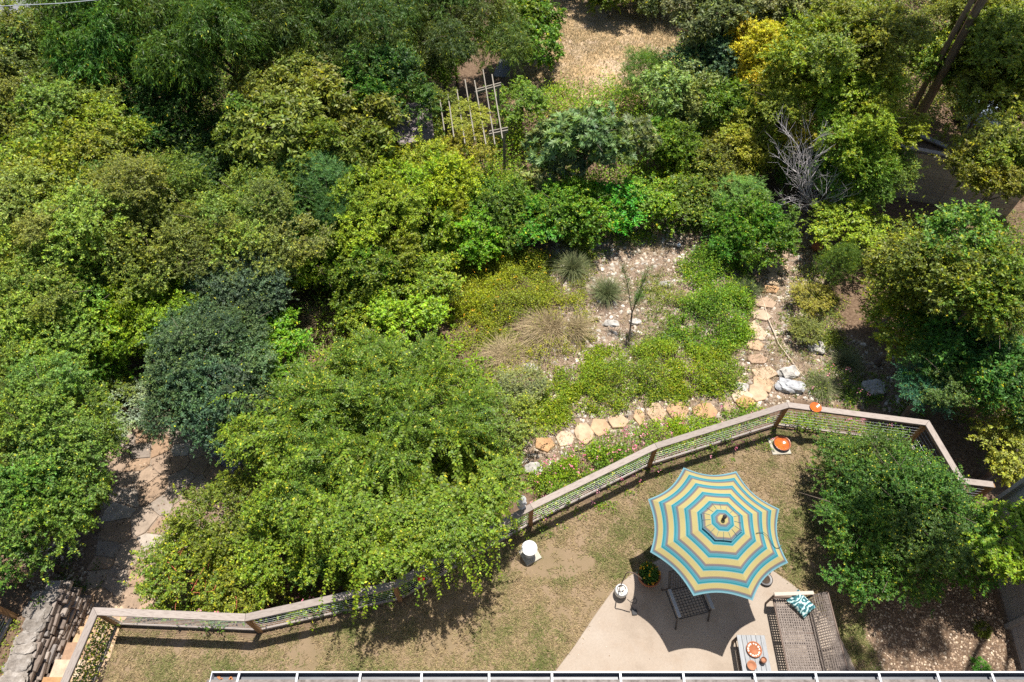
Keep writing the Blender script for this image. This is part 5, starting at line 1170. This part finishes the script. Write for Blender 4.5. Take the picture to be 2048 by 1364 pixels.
grow('weed', 'small dark weed in the leaf litter near the grey fence', 1966, 1258, 14, .1, 'small', 'mid', .0)
grow('weed', 'leafy weed at the end of the vine strip by the lawn corner', 240, 1288, 13, .12, 'small', 'bright', .0)

q = world_poly([(180, 1364), (215, 1250), (240, 1250), (205, 1364)])
nv = 1500; yv = rng.uniform(2.0, 3.75, nv); xv = -8.36+(yv-2.)*.094-rng.random(nv)**2*.22; zv = rng.random(nv)**1.3*.75+.02
V = kites(np.stack([xv, yv, zv], 1), rdir(nv), np.array([[-.5, 0, 1.]])+rng.normal(size=(nv, 3))*.5, .05+.035*rng.random(nv), .03+.02*rng.random(nv))
vn = thing('railing_vine', 'variegated vine climbing the wires of the railing beside the steps', 'vine', (0, 0, 0)); o = link('foliage', quads_mesh('vine', V, rng.random(nv), LEAF), vn); o.color = (.15, .19, .05, .2)
mb = MB()
for k in range(9): y_ = 2.1+.19*k; mb.tube([(-8.38+(y_-2)*.094, y_, 0), (-8.42+(y_-2)*.094, y_+.05, .35), (-8.38+(y_-2)*.094, y_-.03, .7)], .006, 4, False)
obj('stems', mb, BARK, vn)
cover('thicket', 'tangled leafy undergrowth under the trees on the upper left', [(-120, 180), (120, 90), (820, 80), (880, 200), (880, 420), (860, 600), (660, 620), (560, 560), (330, 640), (200, 700), (-120, 700)], 620, 1.0, 2.9, .105, .056, (.07, .105, .018), .06, rag=1.3)
cover('thicket', 'tangled leafy undergrowth round the loquat and yellow tree', [(880, 330), (1060, 240), (1080, 190), (1260, 190), (1400, 80), (1700, 40), (1790, 260), (1760, 420), (1680, 440), (1620, 330), (1440, 400), (1280, 430), (1000, 470), (890, 480)], 560, .5, 1.5, .09, .046, 'bright', .08, rag=1.2)
cover('thicket', 'tangled leafy undergrowth on the slope at the right edge', [(1720, 470), (1800, 480), (2120, 470), (2120, 960), (1960, 940), (1890, 830), (1840, 790), (1790, 700), (1720, 620)], 650, .5, 1.7, .088, .048, (.075, .105, .02), .12, rag=1.2)
cover('thicket', 'leafy growth beneath the weeping shrub', [(540, 640), (640, 600), (860, 580), (950, 700), (1030, 830), (1040, 960), (900, 1060), (700, 1110), (560, 1060), (500, 880)], 420, .3, .9, .085, .045, 'bright', .1)

cover('path_weeds', 'olive weeds right of the upper stepping stones', [(1575, 545), (1640, 520), (1690, 600), (1680, 700), (1610, 690), (1565, 640)], 1500, .1, .45, .05, .026, 'olive', .12)
cover('rock_weeds', 'greenery round the boulders by the railing corner', [(1600, 790), (1640, 740), (1760, 760), (1840, 830), (1700, 815)], 1700, .1, .45, .055, .028, 'mid', .08, flow=(10, .05, PINK, 0, 1))
cover('bank_weeds', 'weedy bank at the left edge beside the stone wall', [(-60, 1364), (-40, 1230), (50, 1225), (25, 1290), (0, 1364)], 900, .05, .2, .05, .025, 'olive', .25)

grow('broadleaf_tree', 'tree above the top edge shading the far side of the dry clearing', 1215, -30, 75, 1.1, 'large', 'mid', .04)
grow('broadleaf_tree', 'tree above the top edge right of the clearing', 1330, -20, 70, 1.1, 'large', (.06, .09, .045), .03)

wg = sample_poly(GRAVEL, 26000); kp = wob(wg[:, 0], wg[:, 1], 2.1, 9)+.8*wob(wg[:, 0], wg[:, 1], 5.3, 6) > .05; wg = wg[kp]
blades('wild_grass', wg, .10+.16*rng.random(len(wg)), .012, 1.0, np.clip(.35+.4*wob(wg[:, 0], wg[:, 1], 3., 2)+rng.normal(size=len(wg))*.25, 0, 1), STRAW, 'wispy wild grass and dry stalks among the limestone chips')
cover('mixed_weeds', 'mixed yellow green weeds between the straw clumps and the gravel', [(1110, 480), (1200, 470), (1180, 560), (1190, 690), (1110, 740), (1000, 800), (950, 760), (990, 700), (1080, 600)], 1300, .1, .45, .055, .026, (.11, .125, .022), .2, rag=.3)

grow('elm_tree', 'light green tree at the left edge beside the small stone landing', 25, 730, 85, 2.4, 'small', (.085, .125, .034), .05, trunk=.08)
grow('shrub', 'low dark bush at the foot of the left tree by the terrace', 165, 1000, 45, .8, 'small', (.05, .09, .024), .04)
grow('shrub', 'olive bush right of the light green left edge tree', 215, 790, 45, .9, 'small', (.08, .11, .034), .05)

cover('thicket', 'leafy scrub behind the brown board wall', [(1760, 270), (1740, 120), (1800, -60), (2120, -60), (2120, 200), (2080, 320), (1930, 300)], 420, .4, 1.9, .11, .058, (.08, .10, .022), .12, rag=.9)
hf0 = [(x, y+.16) for x, y in FENCE[1:8]]; hf1 = [(x, y+.75) for x, y in FENCE[1:8]]
cover('railing_hedge', 'shaggy green growth hugging the far side of the railing', None, 1500, .3, .85, .065, .034, (.07, .11, .02), .1, rag=.6, wpoly=hf0+hf1[::-1], flow=(45, .045, PINK, 0, 1))
cover('dark_weeds', 'darker weeds sprouting through the bright ground cover', [(1100, 830), (1150, 760), (1300, 720), (1470, 700), (1490, 580), (1420, 540), (1380, 640), (1250, 720), (1160, 780)], 900, .2, .7, .07, .028, (.055, .10, .022), .05, rag=.0)
cover('yellow_weeds', 'yellowed weeds scattered through the ground cover', [(1060, 840), (1150, 740), (1300, 700), (1470, 690), (1450, 790), (1250, 815), (1120, 850)], 700, .2, .5, .06, .022, (.16, .15, .022), .3, rag=-.1)
chips('patio_grit', PATIO, 260, .012, .035, LITTER, 'a few dry leaves and grit on the concrete patio', .2, 'leaf litter')

grow('oak', 'olive bough crossing in front of the thick tan trunk', 1895, 120, 62, 3.0, 'oak', (.085, .108, .026), .1, trunk=.05)
for k in range(30):
    a0 = at(random.uniform(300, 480), random.uniform(1125, 1195), random.uniform(-.15, .2))-np.array(hedge.location); d0 = rng.normal(size=3)*np.array([.13, .13, .07]); mb = MB()
    mb.tube([tuple(a0), tuple(a0+d0+rng.normal(size=3)*.03), tuple(a0+d0*1.7+rng.normal(size=3)*.05), tuple(a0+d0*2.3+rng.normal(size=3)*.06)], [.008, .007, .005, .003], 4, False); obj('red_stem', mb, REDSTEM, hedge)

rt = thing('tall_oak', 'tall oak standing just outside the right edge, dappling the mulch with shade', 'tree', (12.6, 8.2, float(ground_z(12.6, 8.2))))
mb = MB(); sp_k = [(-3.2, -1.1, 12.6), (-2.0, -2.6, 13.0), (-4.2, .1, 13.0), (-1.4, -.6, 12.0), (-3.3, -3.0, 12.4), (-4.6, -1.8, 13.2)]
limb_tubes(mb, (0, 0, -.2), (-.4, -.3, 12.4), sp_k, .24); obj('trunk', mb, BARK, rt); c_ = None
for k, q in enumerate(sp_k):
    o = link('crown' if k == 0 else 'bough', LIB['oak'][k % 4], rt if k == 0 else c_, q if k == 0 else tuple((np.array(q)-np.array(sp_k[0]))/np.array([.6, .6, .5])), (0, 0, 0 if k == 0 else k*1.3), (.6, .6, .5) if k == 0 else (.9, .9, .9)); o.color = (.10, .13, .03, .1); c_ = c_ or o
